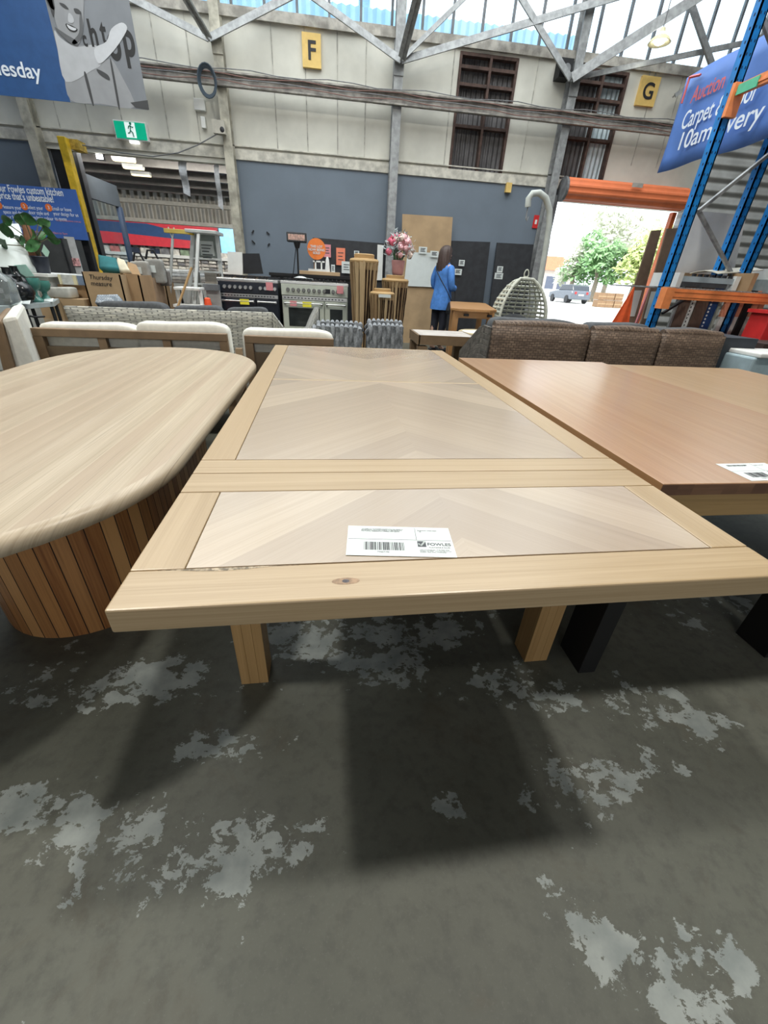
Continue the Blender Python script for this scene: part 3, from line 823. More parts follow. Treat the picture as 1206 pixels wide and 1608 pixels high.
for k, (px, py, dx, dz) in enumerate(((397, 364, -.03, .04), (421, 366, .04, .03), (398, 380, .04, .04), (422, 384, -.03, .03))):
    p = P(px, py, 8.99); mb = MB(); mb.bar((p.x - dx * .6, 8.985, p.z + dz * .6), (p.x + dx * .6, 8.985, p.z - dz * .6), .02, .02)
    tag(mb.build('adhesive_strip', black), 'black adhesive strip left on the grey wall above the black stove, %s' % ['top left', 'top right', 'bottom left', 'bottom right'][k], 'strip', 'adhesive strips on the grey wall')
p = P(886, 113, 8.9); mb = MB(); mb.box((p.x - .13, 8.78, p.z - .1), (p.x + .08, 8.98, p.z + .12), 2, 0); mb.tube([(p.x - .02, 8.78, p.z), (p.x - .02, 8.765, p.z)], .06, 14, mi=1)
tag(mb.build('loudspeaker', [blackm, dsteel]), 'small black loudspeaker high on the wall left of the G sign', 'speaker')
mb = MB(); mb.tube([P(x_, y_, 8.68) for x_, y_ in ((342, 210), (310, 228), (280, 240), (240, 246), (190, 240), (120, 226))], .008, 5)
tag(mb.build('electric_cable', dsteel, smooth_=True), 'thin cable sagging from the column socket box across the hall opening', 'cable')
# lit high bay lamp
p = P(1035, 68, 8.4); t = thing('high_bay_lamp', 'lit high bay lamp hanging in front of the clerestory near the G sign', 'lamp', p)
MB().lathe([(.03, .16), (.05, .1), (.13, .04), (.16, 0), (.15, 0), (.05, .08)], n=20).build('shade', mat('pale yellow reflector', (0.7, 0.66, 0.4)), t, smooth_=True)
MB().ball((0, 0, .05), .09, .09, .07).build('bulb', mat('glowing bulb', (1, 1, 0.96), var=0, emit=14), t, smooth_=True)
MB().tube([(0, 0, .16), (0, 0, 3.4)], .008, 6).build('hanging_rod', dsteel, t)

# banners -------------------------------------------------------------
Y = 7.6
bl, br = P(-60, 144, Y), P(233, 173, Y); zbn = br.z; ztp = zbn + 1.55; xr = br.x; xm = P(110, 158, Y).x; xl = xr - 4.2
t = thing('hanging_banner', 'navy hanging banner with a grey photo print of a person, top left', 'banner', ((xl + xr) / 2, Y, zbn))
mb = MB(); mb.box((xl, Y, zbn), (xm, Y + .006, ztp), 0, 0); mb.build('navy_panel', navy, t, world=True)
mb = MB(); mb.box((xm, Y, zbn), (xr, Y + .006, ztp), 0, 0); mb.build('photo_panel', mat('print grey', (0.21, 0.225, 0.245), 0.55, var=0.1, scale=2), t, world=True)
wt = mat('white vinyl letters', (0.74, 0.80, 0.86), 0.5, var=0.03)
pr = P(68, 130, Y - .01); plf = P(0, 118, Y - .01)
o = text('Wednesday', .5, (0, Y - .004, 0), wt, t, bold=.012)
k = (pr.x - plf.x) / (TW[o.name] * .5); o.scale = (k, k, 1); o.location = Vector((pr.x - TW[o.name] * k, Y - .004, P(40, 122, Y).z)) - t.location
# the printed picture: flat shapes in the plane of the vinyl
gs = [mat('print tone %d' % i, (v, v * 1.03, v * 1.07), 0.55, var=0.06, scale=6) for i, v in enumerate((0.02, 0.055, 0.12, 0.30, 0.46, 0.58))]


def patch(pts, tone, lay, name):
    mb = MB(); q = [P(120 * 0 + x / 5.025, y / 5.025, Y) for x, y in pts]
    mb.poly([(p_.x, Y - .0015 * lay, p_.z) for p_ in reversed(q)])
    mb.build(name, gs[tone], t, world=True)


def crv(pts, n=4):              # closed Catmull-Rom through print outline points
    out = []; m = len(pts)
    for i in range(m):
        p0, p1, p2, p3 = [Vector((*pts[(i + j) % m], 0)) for j in (-1, 0, 1, 2)]
        for k_ in range(n):
            s1 = k_ / n
            v = .5 * ((2 * p1) + (p2 - p0) * s1 + (2 * p0 - 5 * p1 + 4 * p2 - p3) * s1 ** 2 + (-p0 + 3 * p1 - 3 * p2 + p3) * s1 ** 3)
            out.append((v.x, v.y))
    return out


patch(crv([(440, 300), (520, 340), (640, 360), (760, 360), (800, 480), (880, 470), (960, 600), (1060, 845), (800, 820), (560, 790), (500, 560)]), 3, 1, 'printed_shirt')
patch(crv([(430, 240), (480, 300), (600, 370), (760, 360), (800, 500), (720, 560), (520, 645), (450, 360)]), 4, 2, 'printed_sleeve')
patch(crv([(750, 380), (840, 330), (880, 230), (960, 180), (1005, 220), (970, 300), (900, 400), (800, 500), (760, 470)]), 5, 4, 'printed_forearm')
patch(crv([(400, -60), (430, 130), (470, 250), (560, 340), (620, 350), (655, 250), (660, 90), (650, -80), (520, -130)]), 3, 3, 'printed_face')
patch(crv([(640, 90), (658, 200), (645, 300), (600, 350), (570, 335), (625, 260), (628, 150)]), 2, 4, 'printed_cheek_tone')
patch(crv([(372, -10), (392, 40), (408, 100), (425, 135), (432, 80), (418, 20), (405, -40)]), 1, 5, 'printed_sideburn')
patch(crv([(545, 105), (575, 130), (585, 175), (560, 185), (540, 165)]), 4, 5, 'printed_nose')
patch(crv([(435, 215), (470, 265), (560, 345), (620, 362), (600, 320), (520, 270)]), 2, 4, 'printed_neck')
patch(crv([(365, -20), (400, 60), (435, 75), (425, -20), (440, -120), (640, -110), (665, -10), (660, -200), (400, -200)]), 1, 5, 'printed_hair')
patch(crv([(470, 25), (510, 35), (545, 75), (505, 62)]), 1, 5, 'printed_eye'); patch(crv([(585, 70), (620, 75), (645, 110), (600, 105)]), 1, 5, 'printed_eye')
patch(crv([(530, 195), (570, 215), (605, 230), (590, 245), (550, 230)]), 5, 6, 'printed_smile'); patch(crv([(520, 190), (570, 205), (615, 235), (590, 255), (545, 238)]), 0, 5, 'printed_mouth')
patch(crv([(665, 590), (685, 590), (740, 812), (725, 812)]), 1, 3, 'printed_seam'); patch(crv([(872, 500), (885, 500), (945, 830), (930, 830)]), 1, 3, 'printed_seam')
patch(crv([(765, 545), (850, 590), (865, 635), (790, 590)]), 1, 3, 'printed_badge')
patch([(1030, 810), (1165, 790), (1178, 868), (1070, 850)], 1, 2, 'printed_corner')
for ch, x, y, hgt in (('c', 662, 362, 130), ('h', 722, 362, 300), ('t', 812, 345, 290), ('o', 868, 460, 420), ('p', 985, 430, 430)):
    p = P(x / 5.025, y / 5.025, Y); sz = (P(x / 5.025, (y - hgt) / 5.025, Y).z - p.z)
    o = text(ch, sz * (1.0 if ch in 'ht' else 1.35 if ch == 'c' else 1.0), (p.x, Y - .0030, p.z), gs[0], t, bold=.025)
    o.scale = (.62, 1.0, 1)
# right banner, hung along Y
X = 3.78; Yf = X / .662
a, b = P(1078, 122, Yf), P(1032, 272, Yf); zbot, ztop = b.z, a.z; Yn = 3.4
t = thing('auction_banner', 'blue hanging banner about carpet and floor auctions above the rack', 'banner', (X, (Yf + Yn) / 2, zbot))
mb = MB(); mb.sheet(lambda u, v: (X + .025 * math.sin(u * 17 + v * 2) * (.4 + .6 * (1 - v)), Yf + (Yn - Yf) * u, zbot + (ztop - zbot) * v), 60, 6)
mb.build('vinyl_sheet', rblue, t, world=True, smooth_=True, solid=.004)
hb = ztop - zbot; ym = lambda px, py: X * ray(px, py).y / ray(px, py).x
rv = mat('red vinyl letters', (0.62, 0.12, 0.12), 0.5)
for body, px, py, px2, py2, m in (('Auction', 1088, 163, 1143, 129, rv), ('Carpet & Floor', 1072, 205, 1196, 145, wt), ('10am every Wednesday', 1064, 238, 1290, 120, wt)):
    y1 = ym(px, py); pz = ray(px, py); z = H + pz.z * X / pz.x
    y2 = ym(px2, py2)
    o = text(body, .2, (X - .035, y1, z), m, t, 'left', bold=.008)
    k = (y1 - y2) / max(TW[o.name], .01) if body != '10am every Wednesday' else 1.1
    o.scale = (k, {'Auction': .9, 'Carpet & Floor': 1.05}.get(body, 1.05), 1)
mb = MB(); p1, p2, p3 = (1075, 163), (1088, 122), (1105, 118)
pt = lambda px, py: Vector((X - .036, ym(px, py), H + ray(px, py).z * X / ray(px, py).x))
mb.tube([pt(*p1), pt(*p2)], .012, 4); mb.tube([pt(*p2), pt(*p3)], .012, 4); mb.build('tick_mark', rv, t, world=True)

# ================================================================== ALONG THE BACK WALL
# dark sample boards leaning on the wall
def slab(name, c4, Y, lab, cat, m, th=.03, lean=0.0, group=None, floor_z=None):
    """a board whose front shows the four outline pixels at depth Y; its foot may stand lower, hidden"""
    q = [P(px, py, Y) for px, py in c4]
    if floor_z is not None:
        for i in (2, 3): q[i] = Vector((q[i].x, q[i].y, floor_z))
    zmin = min(p.z for p in q); zmax = max(p.z for p in q)
    q = [Vector((p.x, Y - lean * (1 - (p.z - zmin) / max(.01, zmax - zmin)), p.z)) for p in q]
    mb = MB(); bq = [p + Vector((0, th, 0)) for p in q]
    mb.poly([q[3], q[2], q[1], q[0]]); mb.poly([bq[0], bq[1], bq[2], bq[3]])
    for i in range(4):
        j = (i + 1) % 4; mb.poly([q[i], q[j], bq[j], bq[i]])
    o = mb.build(name, m)
    if lab: tag(o, lab, cat, group)
    return o


slab('dark_board', ((491, 373), (638, 385), (640, 475), (496, 470)), 8.93, 'wide black board on the grey wall behind the orange round sign', 'board', charc, floor_z=.6)
slab('white_strip', ((593, 384), (602, 385), (600, 440), (591, 440)), 8.88, 'narrow white strip of board beside the tall timber planter', 'board', white, .02)
slab('dark_board', ((709, 378), (770, 380), (762, 470), (706, 470)), 8.9, 'black door-sized board right behind the woman in blue', 'board', charc, .04, floor_z=0)
slab('dark_board', ((781, 381), (838, 384), (827, 470), (771, 470)), 8.9, 'black door-sized board nearest the open doorway', 'board', charc, .04, .1, floor_z=0)
slab('cardboard_sheet', ((632, 336), (711, 341), (706, 475), (631, 470)), 8.82, 'large brown cardboard sheet standing behind the flower bouquet', 'cardboard', card2, .03, floor_z=0)
for c4, nm in ((((640, 396), (692, 397), (682, 451), (634, 449)), 'white'),):
    slab('white_sheet', c4, 8.79, 'plain white sheet fixed on the brown cardboard behind the bouquet', 'sheet', paper, .01)
for k, (px, py, wd, hg, Y_, m, lab) in enumerate((
        (514, 394, 11, 17, 8.9, pink, 'pink sheet on the black board, right beside the orange round sign'), (535, 403, 14, 23, 8.9, opaper, 'coral sheet on the black board left of the tall planter'),
        (544, 420, 15, 16, 8.89, paper, 'white printed sheet tilted beside the tall timber planter'), (523, 422, 6, 11, 8.9, paper, 'small white note below the coral and pink sheets'),
        (560, 398, 8, 7, 8.9, paper, 'small white card above the tall planter'),
        (664, 393, 13, 9, 8.77, paper, 'white price card at the top left corner of the white sheet'), (682, 399, 13, 8, 8.76, paper, 'white price card at the top right corner of the white sheet'),
        (725, 413, 9, 8, 8.87, paper, 'upper white card on the black board behind the woman'), (719, 427, 12, 8, 8.87, paper, 'lower white card on the black board behind the woman'),
        (785, 423, 9, 8, 8.875, paper, 'upper white card on the black board nearest the doorway'), (783, 434, 13, 9, 8.870, paper, 'lower white card on the black board nearest the doorway'))):
    p = P(px, py, Y_); mpp = (P(px + 10, py, Y_) - p).length / 10
    t = thing('paper_note', lab, 'paper', (p.x, Y_, p.z - hg * mpp / 2), group='paper notes on the back wall boards')
    MB().box((-wd * mpp / 2, -.003, 0), (wd * mpp / 2, .003, hg * mpp), 0, 0).build('sheet', m, t)
    mb = MB()
    for r_ in range(3): mb.box((-wd * mpp * .3, -.005, hg * mpp * (.3 + .2 * r_)), (wd * mpp * (.3 - .1 * (r_ % 2)), -.003, hg * mpp * (.3 + .2 * r_) + .012), 0, 0)
    mb.build('print', gink, t)
# black bench behind the stoves and what stands on it
bz = P(500, 432, 7.3).z; bxa, bxb = P(425, 432, 7.3).x, P(575, 440, 7.3).x
t = thing('counter', 'long black counter standing behind the two range stoves', 'counter', ((bxa + bxb) / 2, 7.5, 0))
mb = MB(); mb.box((bxa, 7.3, 0), (bxb, 7.9, bz - .04), 0, 0); mb.build('body', black, t, world=True)
mb = MB(); mb.box((bxa - .02, 7.27, bz - .04), (bxb + .02, 7.92, bz), 0, 0); mb.build('top', blackm, t, world=True)
a, b = P(470, 431, 7.25), P(534, 437, 7.25)
mb = MB(); mb.box((a.x, 7.3, bz), (b.x, 7.5, bz + .05), 0, .2); tag(mb.build('timber_board', wood('pale board', (.5, .34, .19), (.6, .43, .26), (.45, .3, .16), .5), bevel=.004), 'pale timber board lying on the black counter under the orange sign', 'board')
p = P(477, 441, 6.75); mb = MB(); mb.sheet(lambda u, v: (p.x - .12 + .26 * u, 6.55 + .2 * v, 1.075 + .02 * math.sin(u * 5) * v), 8, 4)
tag(mb.build('crumpled_paper', paper, solid=.003), 'loose white paper lying on the pale stove top', 'paper')
# orange round sign
p = P(497, 391, 7.4); r_ = (P(511, 391, 7.4) - p).length * 1.03; z0 = bz + .05
t = thing('round_sign', 'orange round sign on a stick reading this lot now being sold', 'sign', (p.x, 7.4, z0))
mb = MB(); M = Matrix(((1, 0, 0, 0), (0, 0, -1, 0), (0, 1, 0, p.z - z0), (0, 0, 0, 1)))
mb.prism([(math.cos(2 * PI * k / 32) * r_, math.sin(2 * PI * k / 32) * r_) for k in range(32)], -.006, .006, M=M); mb.build('disc', mat('orange disc', (.85, .22, .04), .5, var=.04), t)
text('THIS LOT\nNOW BEING\nSOLD', r_ * .31, (p.x, 7.39, p.z + r_ * .12), paper, t, align='CENTER', bold=.03)
MB().box((-.05, -.002, 0), (-.03, .012, p.z - z0 - r_ * .9), 2, 0).build('stick', orwood, t)
MB().box((-.13, -.09, 0), (.13, .07, .03), 0, 0).build('base', white, t)
mb = MB(); mb.box((-.03, -.03, .03), (-.01, -.01, .14), 2, 0); mb.box((.06, -.03, .03), (.08, -.01, .14), 2, 0); mb.box((-.06, -.03, .12), (.12, -.01, .14), 0, 0); mb.build('rest', white, t)
p = P(514, 404, 7.38); mb = MB(); mb.lathe([(.04, 0), (.035, .05), (.025, .16), (.012, .2)], (p.x, 7.35, z0 - .0), 14); tag(mb.build('spray_bottle', white, smooth_=True), 'small white bottle standing right of the orange round sign', 'bottle')
# white panel and black panel by the left end
slab('white_sheet', ((357, 395), (380, 396), (381, 432), (358, 430)), 7.12, 'white panel standing left of the black screen behind the black stove', 'panel', white, .03)
slab('black_screen', ((381, 398), (407, 398), (413, 430), (382, 430)), 7.16, 'black flat screen leaning beside the white panel behind the black stove', 'screen', black, .03)
sz_ = P(385, 431, 7.1).z
a, b = P(346, 432, 7.05), P(416, 434, 7.05); mb = MB(); mb.box((a.x, 7.05, 0), (b.x, 7.4, a.z - .02), 0, 0); mb.box((a.x - .02, 7.03, a.z - .02), (b.x, 7.42, a.z + .012), 0, 0, 1)
tag(mb.build('low_cabinet', [mat('low cabinet board', (.40, .33, .26)), orwood]), 'low cabinet with a timber top behind the black stove', 'cabinet')
# heater / lamp on a tripod
p = P(466, 373, 7.15); t = thing('radiant_heater', 'black radiant heater head on a slim stand against the grey wall', 'heater', (p.x, 7.15, 0))
MB().box((-.14, -.05, p.z - .06), (.14, .05, p.z + .06), 0, 0).build('housing', black, t, bevel=.01)
mb = MB(); mb.box((-.115, -.056, p.z - .035), (.115, -.05, p.z + .035), 0, 0); mb.build('element', mat('warm element', (.55, .33, .26), .4, var=.4, scale=30), t)
mb = MB()
for k in range(11): mb.box((-.12 + k * .024, -.062, p.z - .045), (-.118 + k * .024, -.057, p.z + .045), 0, 0)
mb.build('guard_grille', chrome, t)
MB().tube([(0, .0, .02), (0, 0, p.z - .06)], .013, 8).build('pole', blackm, t)
MB().lathe([(.03, p.z - .13), (.05, p.z - .06)], n=12).build('bracket', blackm, t)
mb = MB()
for k in range(3): a = k * 2.1 + .4; mb.tube([(0, 0, .35), (math.cos(a) * .12, math.sin(a) * .12, .01)], .012, 6)
mb.build('tripod_base', blackm, t)
mb = MB(); mb.tube([(-.02, .03, p.z - .12), (-.08, .05, p.z - .45), (-.2, .06, p.z - .62)], .006, 6); mb.build('cord', blackm, t)


# range stoves
def stove(name, xa, xb, zt_, y, body, trimm, lab, pale):
    t = thing(name, lab, 'stove', ((xa + xb) / 2, y, 0)); w2_ = (xb - xa) / 2; D = .6
    MB().box((-w2_, 0, .1), (w2_, D, zt_ - .03), 0, 0).build('body', body, t, bevel=.006)
    MB().box((-w2_ + .04, .04, 0), (w2_ - .04, D - .04, .1), 0, 0).build('plinth', black, t)
    MB().box((-w2_ - .008, -.03, zt_ - .035), (w2_ + .008, D, zt_), 0, 0).build('hob', chrome, t, bevel=.005)
    mb = MB()
    for k in range(5):
        x = -w2_ + .09 + k * (2 * w2_ - .18) / 4
        mb.tube([(x, .18, zt_ + .008), (x, .18, zt_ + .02)], .045, 12); mb.tube([(x, .42, zt_ + .008), (x, .42, zt_ + .02)], .045, 12)
        for dx in (-.06, 0, .06): mb.box((x + dx - .005, .06, zt_ + .02), (x + dx + .005, .54, zt_ + .034), 1, 0)
        mb.box((x - .07, .06, zt_), (x - .06, .07, zt_ + .03), 1, 0); mb.box((x + .06, .53, zt_), (x + .07, .54, zt_ + .03), 1, 0)
    mb.build('trivet', black, t)
    zp0, zp1 = zt_ - .17, zt_ - .035
    MB().box((-w2_, -.03, zp0), (w2_, 0, zp1), 0, 0).build('control_panel', body, t, bevel=.004)
    kn = chrome if not pale else mat('pewter knob', (.2, .2, .19), .4, .6)
    spots = [(-w2_ + .085 + k * .068) for k in range(6)] + [w2_ - .23, w2_ - .165, w2_ - .1, w2_ - .04][:4] if not pale else [-w2_ + .09 + k * .07 for k in range(8)] + [w2_ - .2, w2_ - .14, w2_ - .08]
    for x in spots:
        mb = MB(); mb.tube([(x, -.03, (zp0 + zp1) / 2), (x, -.06, (zp0 + zp1) / 2)], [.026, .02], 14); mb.build('knob', kn, t, smooth_=True)
    if pale: MB().box((w2_ - .31, -.034, zp0 + .04), (w2_ - .24, -.03, zp1 - .04), 0, 0).build('clock', black, t)
    MB().box((-w2_ + .01, -.026, zp0 - .05), (w2_ - .01, -.002, zp0 - .008), 0, 0).build('vent_strip', chrome, t)
    mb = MB()
    for k in range(18): x = -w2_ + .03 + k * (2 * w2_ - .07) / 18; mb.box((x, -.028, zp0 - .036), (x + .026, -.026, zp0 - .024), 0, 0)
    mb.build('vent_slots', black, t)
    split = w2_ * .22 if not pale else w2_ * .28
    zd0, zd1 = .42, zp0 - .06
    for nm, a, b in (('left', -w2_ + .012, split - .006), ('right', split + .006, w2_ - .012)):
        d = MB().box((a, -.028, zd0), (b, 0, zd1), 0, 0).build('oven_door', body, t, bevel=.004)
        zh = zd1 - .035
        MB().tube([(a + .02, -.065, zh), (b - .02, -.065, zh)], .011, 10).build('handle', chrome, d, smooth_=True)
        mb = MB(); mb.box((a + .015, -.068, zh - .014), (a + .04, -.028, zh + .014), 0, 0); mb.box((b - .04, -.068, zh - .014), (b - .015, -.028, zh + .014), 0, 0); mb.build('handle_bracket', blackm if pale else chrome, d)
        if pale: MB().box((a + .07, -.031, zd0 + .06), (b - .06, -.028, zd1 - .09), 0, 0).build('oven_window', mat('oven glass', (.03, .035, .035), .08), d)
    for a, b in ((-w2_ + .012, split - .006), (split + .006, w2_ - .012)):
        d = MB().box((a, -.028, .13), (b, 0, zd0 - .012), 0, 0).build('lower_door', body, t, bevel=.004)
        MB().tube([(a + .04, -.06, zd0 - .05), (b - .04, -.06, zd0 - .05)], .01, 8).build('handle', chrome, d, smooth_=True)
    MB().box((-.12 - .05 * pale, -.075, zd1 - .075), (.0 - .05 * pale, -.072, zd1 - .01), 0, 0).build('yellow_tag', ypaper, t)['label'] = 'yellow price tag'
    MB().box((w2_ - .15, -.066, zp0 + .05), (w2_ - .06, -.063, zp1 + .01), 0, 0).build('pink_tag', pink, t)['label'] = 'pink tag'
    if not pale: MB().box((-.02, -.075, zd0 - .08), (.07, -.072, zd0 + .0), 0, 0).build('pink_tag', pink, t)['label'] = 'pink tag'
    else:
        MB().box((-.34, -.075, zd1 - .07), (-.25, -.072, zd1 - .005), 0, 0).build('pink_tag', pink, t)['label'] = 'pink tag'
        MB().box((split + .17, -.078, zd0 + .02), (split + .2, -.07, zd0 + .15), 2, 0).build('wooden_tag', card, t)
    return t


ys = 6.4
stove('range_stove', P(342, 440, ys).x, P(436, 442, ys).x, P(390, 438, ys).z, ys, mat('navy black enamel', (.014, .018, .028), .3, var=.05), chrome, 'black range stove with steel knobs, left of the pale stove', False)
stove('range_stove', P(441, 440, ys).x, P(546, 446, ys).x, P(491, 443, ys).z, ys, mat('pale sage enamel', (.52, .56, .48), .3, var=.03), chrome, 'pale sage range stove with windowed oven doors and dark knobs', True)
for ob in bpy.data.objects:
    if ob.name.startswith('range_stove'): ob['group'] = 'range stoves'

# log planters -----------------------------------------------------------
def planter(px0, px1, pyt, Y, lab, seed, tag_paper=False):
    a, b = P(px0, pyt, Y), P(px1, pyt, Y); c = (a + b) / 2; r0 = (b.x - a.x) / 2; zt_ = c.z; rr = random.Random(seed)
    t = thing('timber_planter', lab, 'planter', (c.x, Y + r0, 0), group='split timber planters')
    mb = MB(); n = 72; cols = []; prof = [(0, .62), (.1, .68), (.22, .72), (.35, .76), (.48, .80), (.6, .845), (.7, .88), (.8, .93), (.9, .98), (.955, 1.0), (.975, .98)]
    k = 0
    while k < n:
        wd = rr.randint(2, 6)
        tone = rr.choice([0, .2, .5, .9]); dr = rr.uniform(-.07, .03)
        for j in range(min(wd, n - k)): cols.append((tone, dr - (.17 if j == 0 else 0), j == 0))
        k += wd
    cols = cols[:n]; i0 = len(mb.v)
    for (zf, rf) in prof:
        for j in range(n):
            an = 2 * PI * j / n; wob = .02 * math.sin(zf * 9 + j * 1.7 + seed) + .015 * math.sin(zf * 31 + j * 2.9)
            rad_ = r0 * (rf + cols[j][1] * (1 if zf < .93 else .3) + wob)
            mb.v.append(Vector((math.cos(an) * rad_, math.sin(an) * rad_, zf * zt_ * 1.0))); mb.uv.append((zf * zt_, j * .02))
    for i in range(len(prof) - 1):
        for j in range(n):
            j2 = (j + 1) % n; mb.f.append((i0 + i * n + j, i0 + i * n + j2, i0 + (i + 1) * n + j2, i0 + (i + 1) * n + j)); mb.tone.append(cols[j][0]); mb.mi.append(1 if cols[j][2] and i < 8 else 0)
    mb.f.append(tuple(i0 + (len(prof) - 1) * n + j for j in range(n))); mb.tone.append(.3); mb.mi.append(0)
    mb.build('body', [barkw, mat('log crack', (.05, .028, .014), .9, var=.4, scale=20)], t)
    mb = MB(); mb.lathe([(r0 * .99, zt_ * .955), (r0 * 1.02, zt_ * .97), (r0 * .95, zt_ * .985), (r0 * .75, zt_ * .99)], n=32, tone=.6); mb.build('top_band', logtop, t, smooth_=True)
    mb = MB(); mb.lathe([(r0 * .68, zt_ * .985), (r0 * .7, zt_ * 1.02), (r0 * .6, zt_ * 1.025), (r0 * .58, zt_ * .99)], n=28, tone=.4); mb.build('rim', logtop, t, smooth_=True)
    if tag_paper: MB().box((-.06, -r0 * 1.02, zt_ * .93), (.09, -r0 * 1.0, zt_ * .965), 0, 0).build('paper_tag', paper, t)
    return t, zt_


barkw = wood('split log', (.13, .075, .035), (.40, .27, .14), (.56, .42, .24), .75, 45, .3, .95)
logtop = wood('log rim', (.42, .27, .12), (.56, .38, .19), (.5, .33, .15), .6, 30, .3)
planter(550, 597, 403, 5.75, 'tallest split timber planter, left of the flowers', 3)
_, zp2 = planter(602, 645, 436, 6.1, 'middle height split timber planter holding the pink bouquet', 5)
planter(583, 622, 457, 5.55, 'shortest split timber planter with a paper tag, in front', 9, True)
# bouquet in its pot
bp = P(624, 436, 6.27); rr = random.Random(4)
t = thing('flower_bouquet', 'pink and white artificial flower bouquet on top of the middle planter', 'flowers', (bp.x, 6.27, zp2 * 1.026))
MB().lathe([(.06, 0), (.075, .02), (.09, .16), (.085, .17)], n=20).build('pot', mat('dusty pink pot', (.55, .28, .27), .5), t, smooth_=True)
fc = [mat('pink petals', (.70, .16, .24), .7, var=.3, scale=30), mat('pale pink petals', (.78, .45, .47), .7, var=.2, scale=30), mat('cream petals', (.74, .62, .55), .7, var=.2, scale=30)]
cz = P(624, 392, 6.27).z - zp2 * 1.026
for k in range(30):
    a = rr.uniform(0, 2 * PI); e = rr.uniform(-.25, 1.0) * PI / 2; R_ = .17
    c = Vector((math.cos(a) * math.cos(e) * R_ * 1.05, math.sin(a) * math.cos(e) * R_ * .9, cz + math.sin(e) * R_ * .95 - .02)); s_ = rr.uniform(.032, .052)
    mb = MB()
    for q in range(9):
        d = Vector((rr.gauss(0, 1), rr.gauss(0, 1), rr.gauss(0, 1))).normalized(); u = d.orthogonal().normalized(); v = d.cross(u); pc = c + d * s_ * .5
        mb.sheet(lambda uu, vv: pc + u * (uu - .5) * s_ * 1.5 + v * (vv - .5) * s_ * 1.5 + d * s_ * (.4 - 1.6 * ((uu - .5) ** 2 + (vv - .5) ** 2)), 3, 3)
    mb.build('bloom', fc[0 if c.x < -.02 and rr.random() < .75 else rr.choice([1, 1, 2])], t, smooth_=True)
mb = MB()
for k in range(150):
    a = rr.uniform(0, 2 * PI); e = rr.uniform(-.5, 1.3); R_ = rr.uniform(.14, .235)
    c = Vector((math.cos(a) * math.cos(e) * R_, math.sin(a) * math.cos(e) * R_, cz + math.sin(e) * R_)); d = Vector((rr.gauss(0, 1), rr.gauss(0, 1), rr.gauss(0, 1))).normalized(); v = d.orthogonal().normalized()
    mb.poly([c - d * .03, c + v * .01, c + d * .03, c - v * .01])
mb.build('grey_foliage', mat('dusty grey foliage', (.33, .38, .38), .7), t)
mb = MB()
for k in range(12): a = k * .53; mb.tube([(0, 0, .1), (math.cos(a) * .05, math.sin(a) * .05, cz * .6), (math.cos(a) * .1, math.sin(a) * .1, cz)], .005, 5)
mb.build('stems', leafm, t)

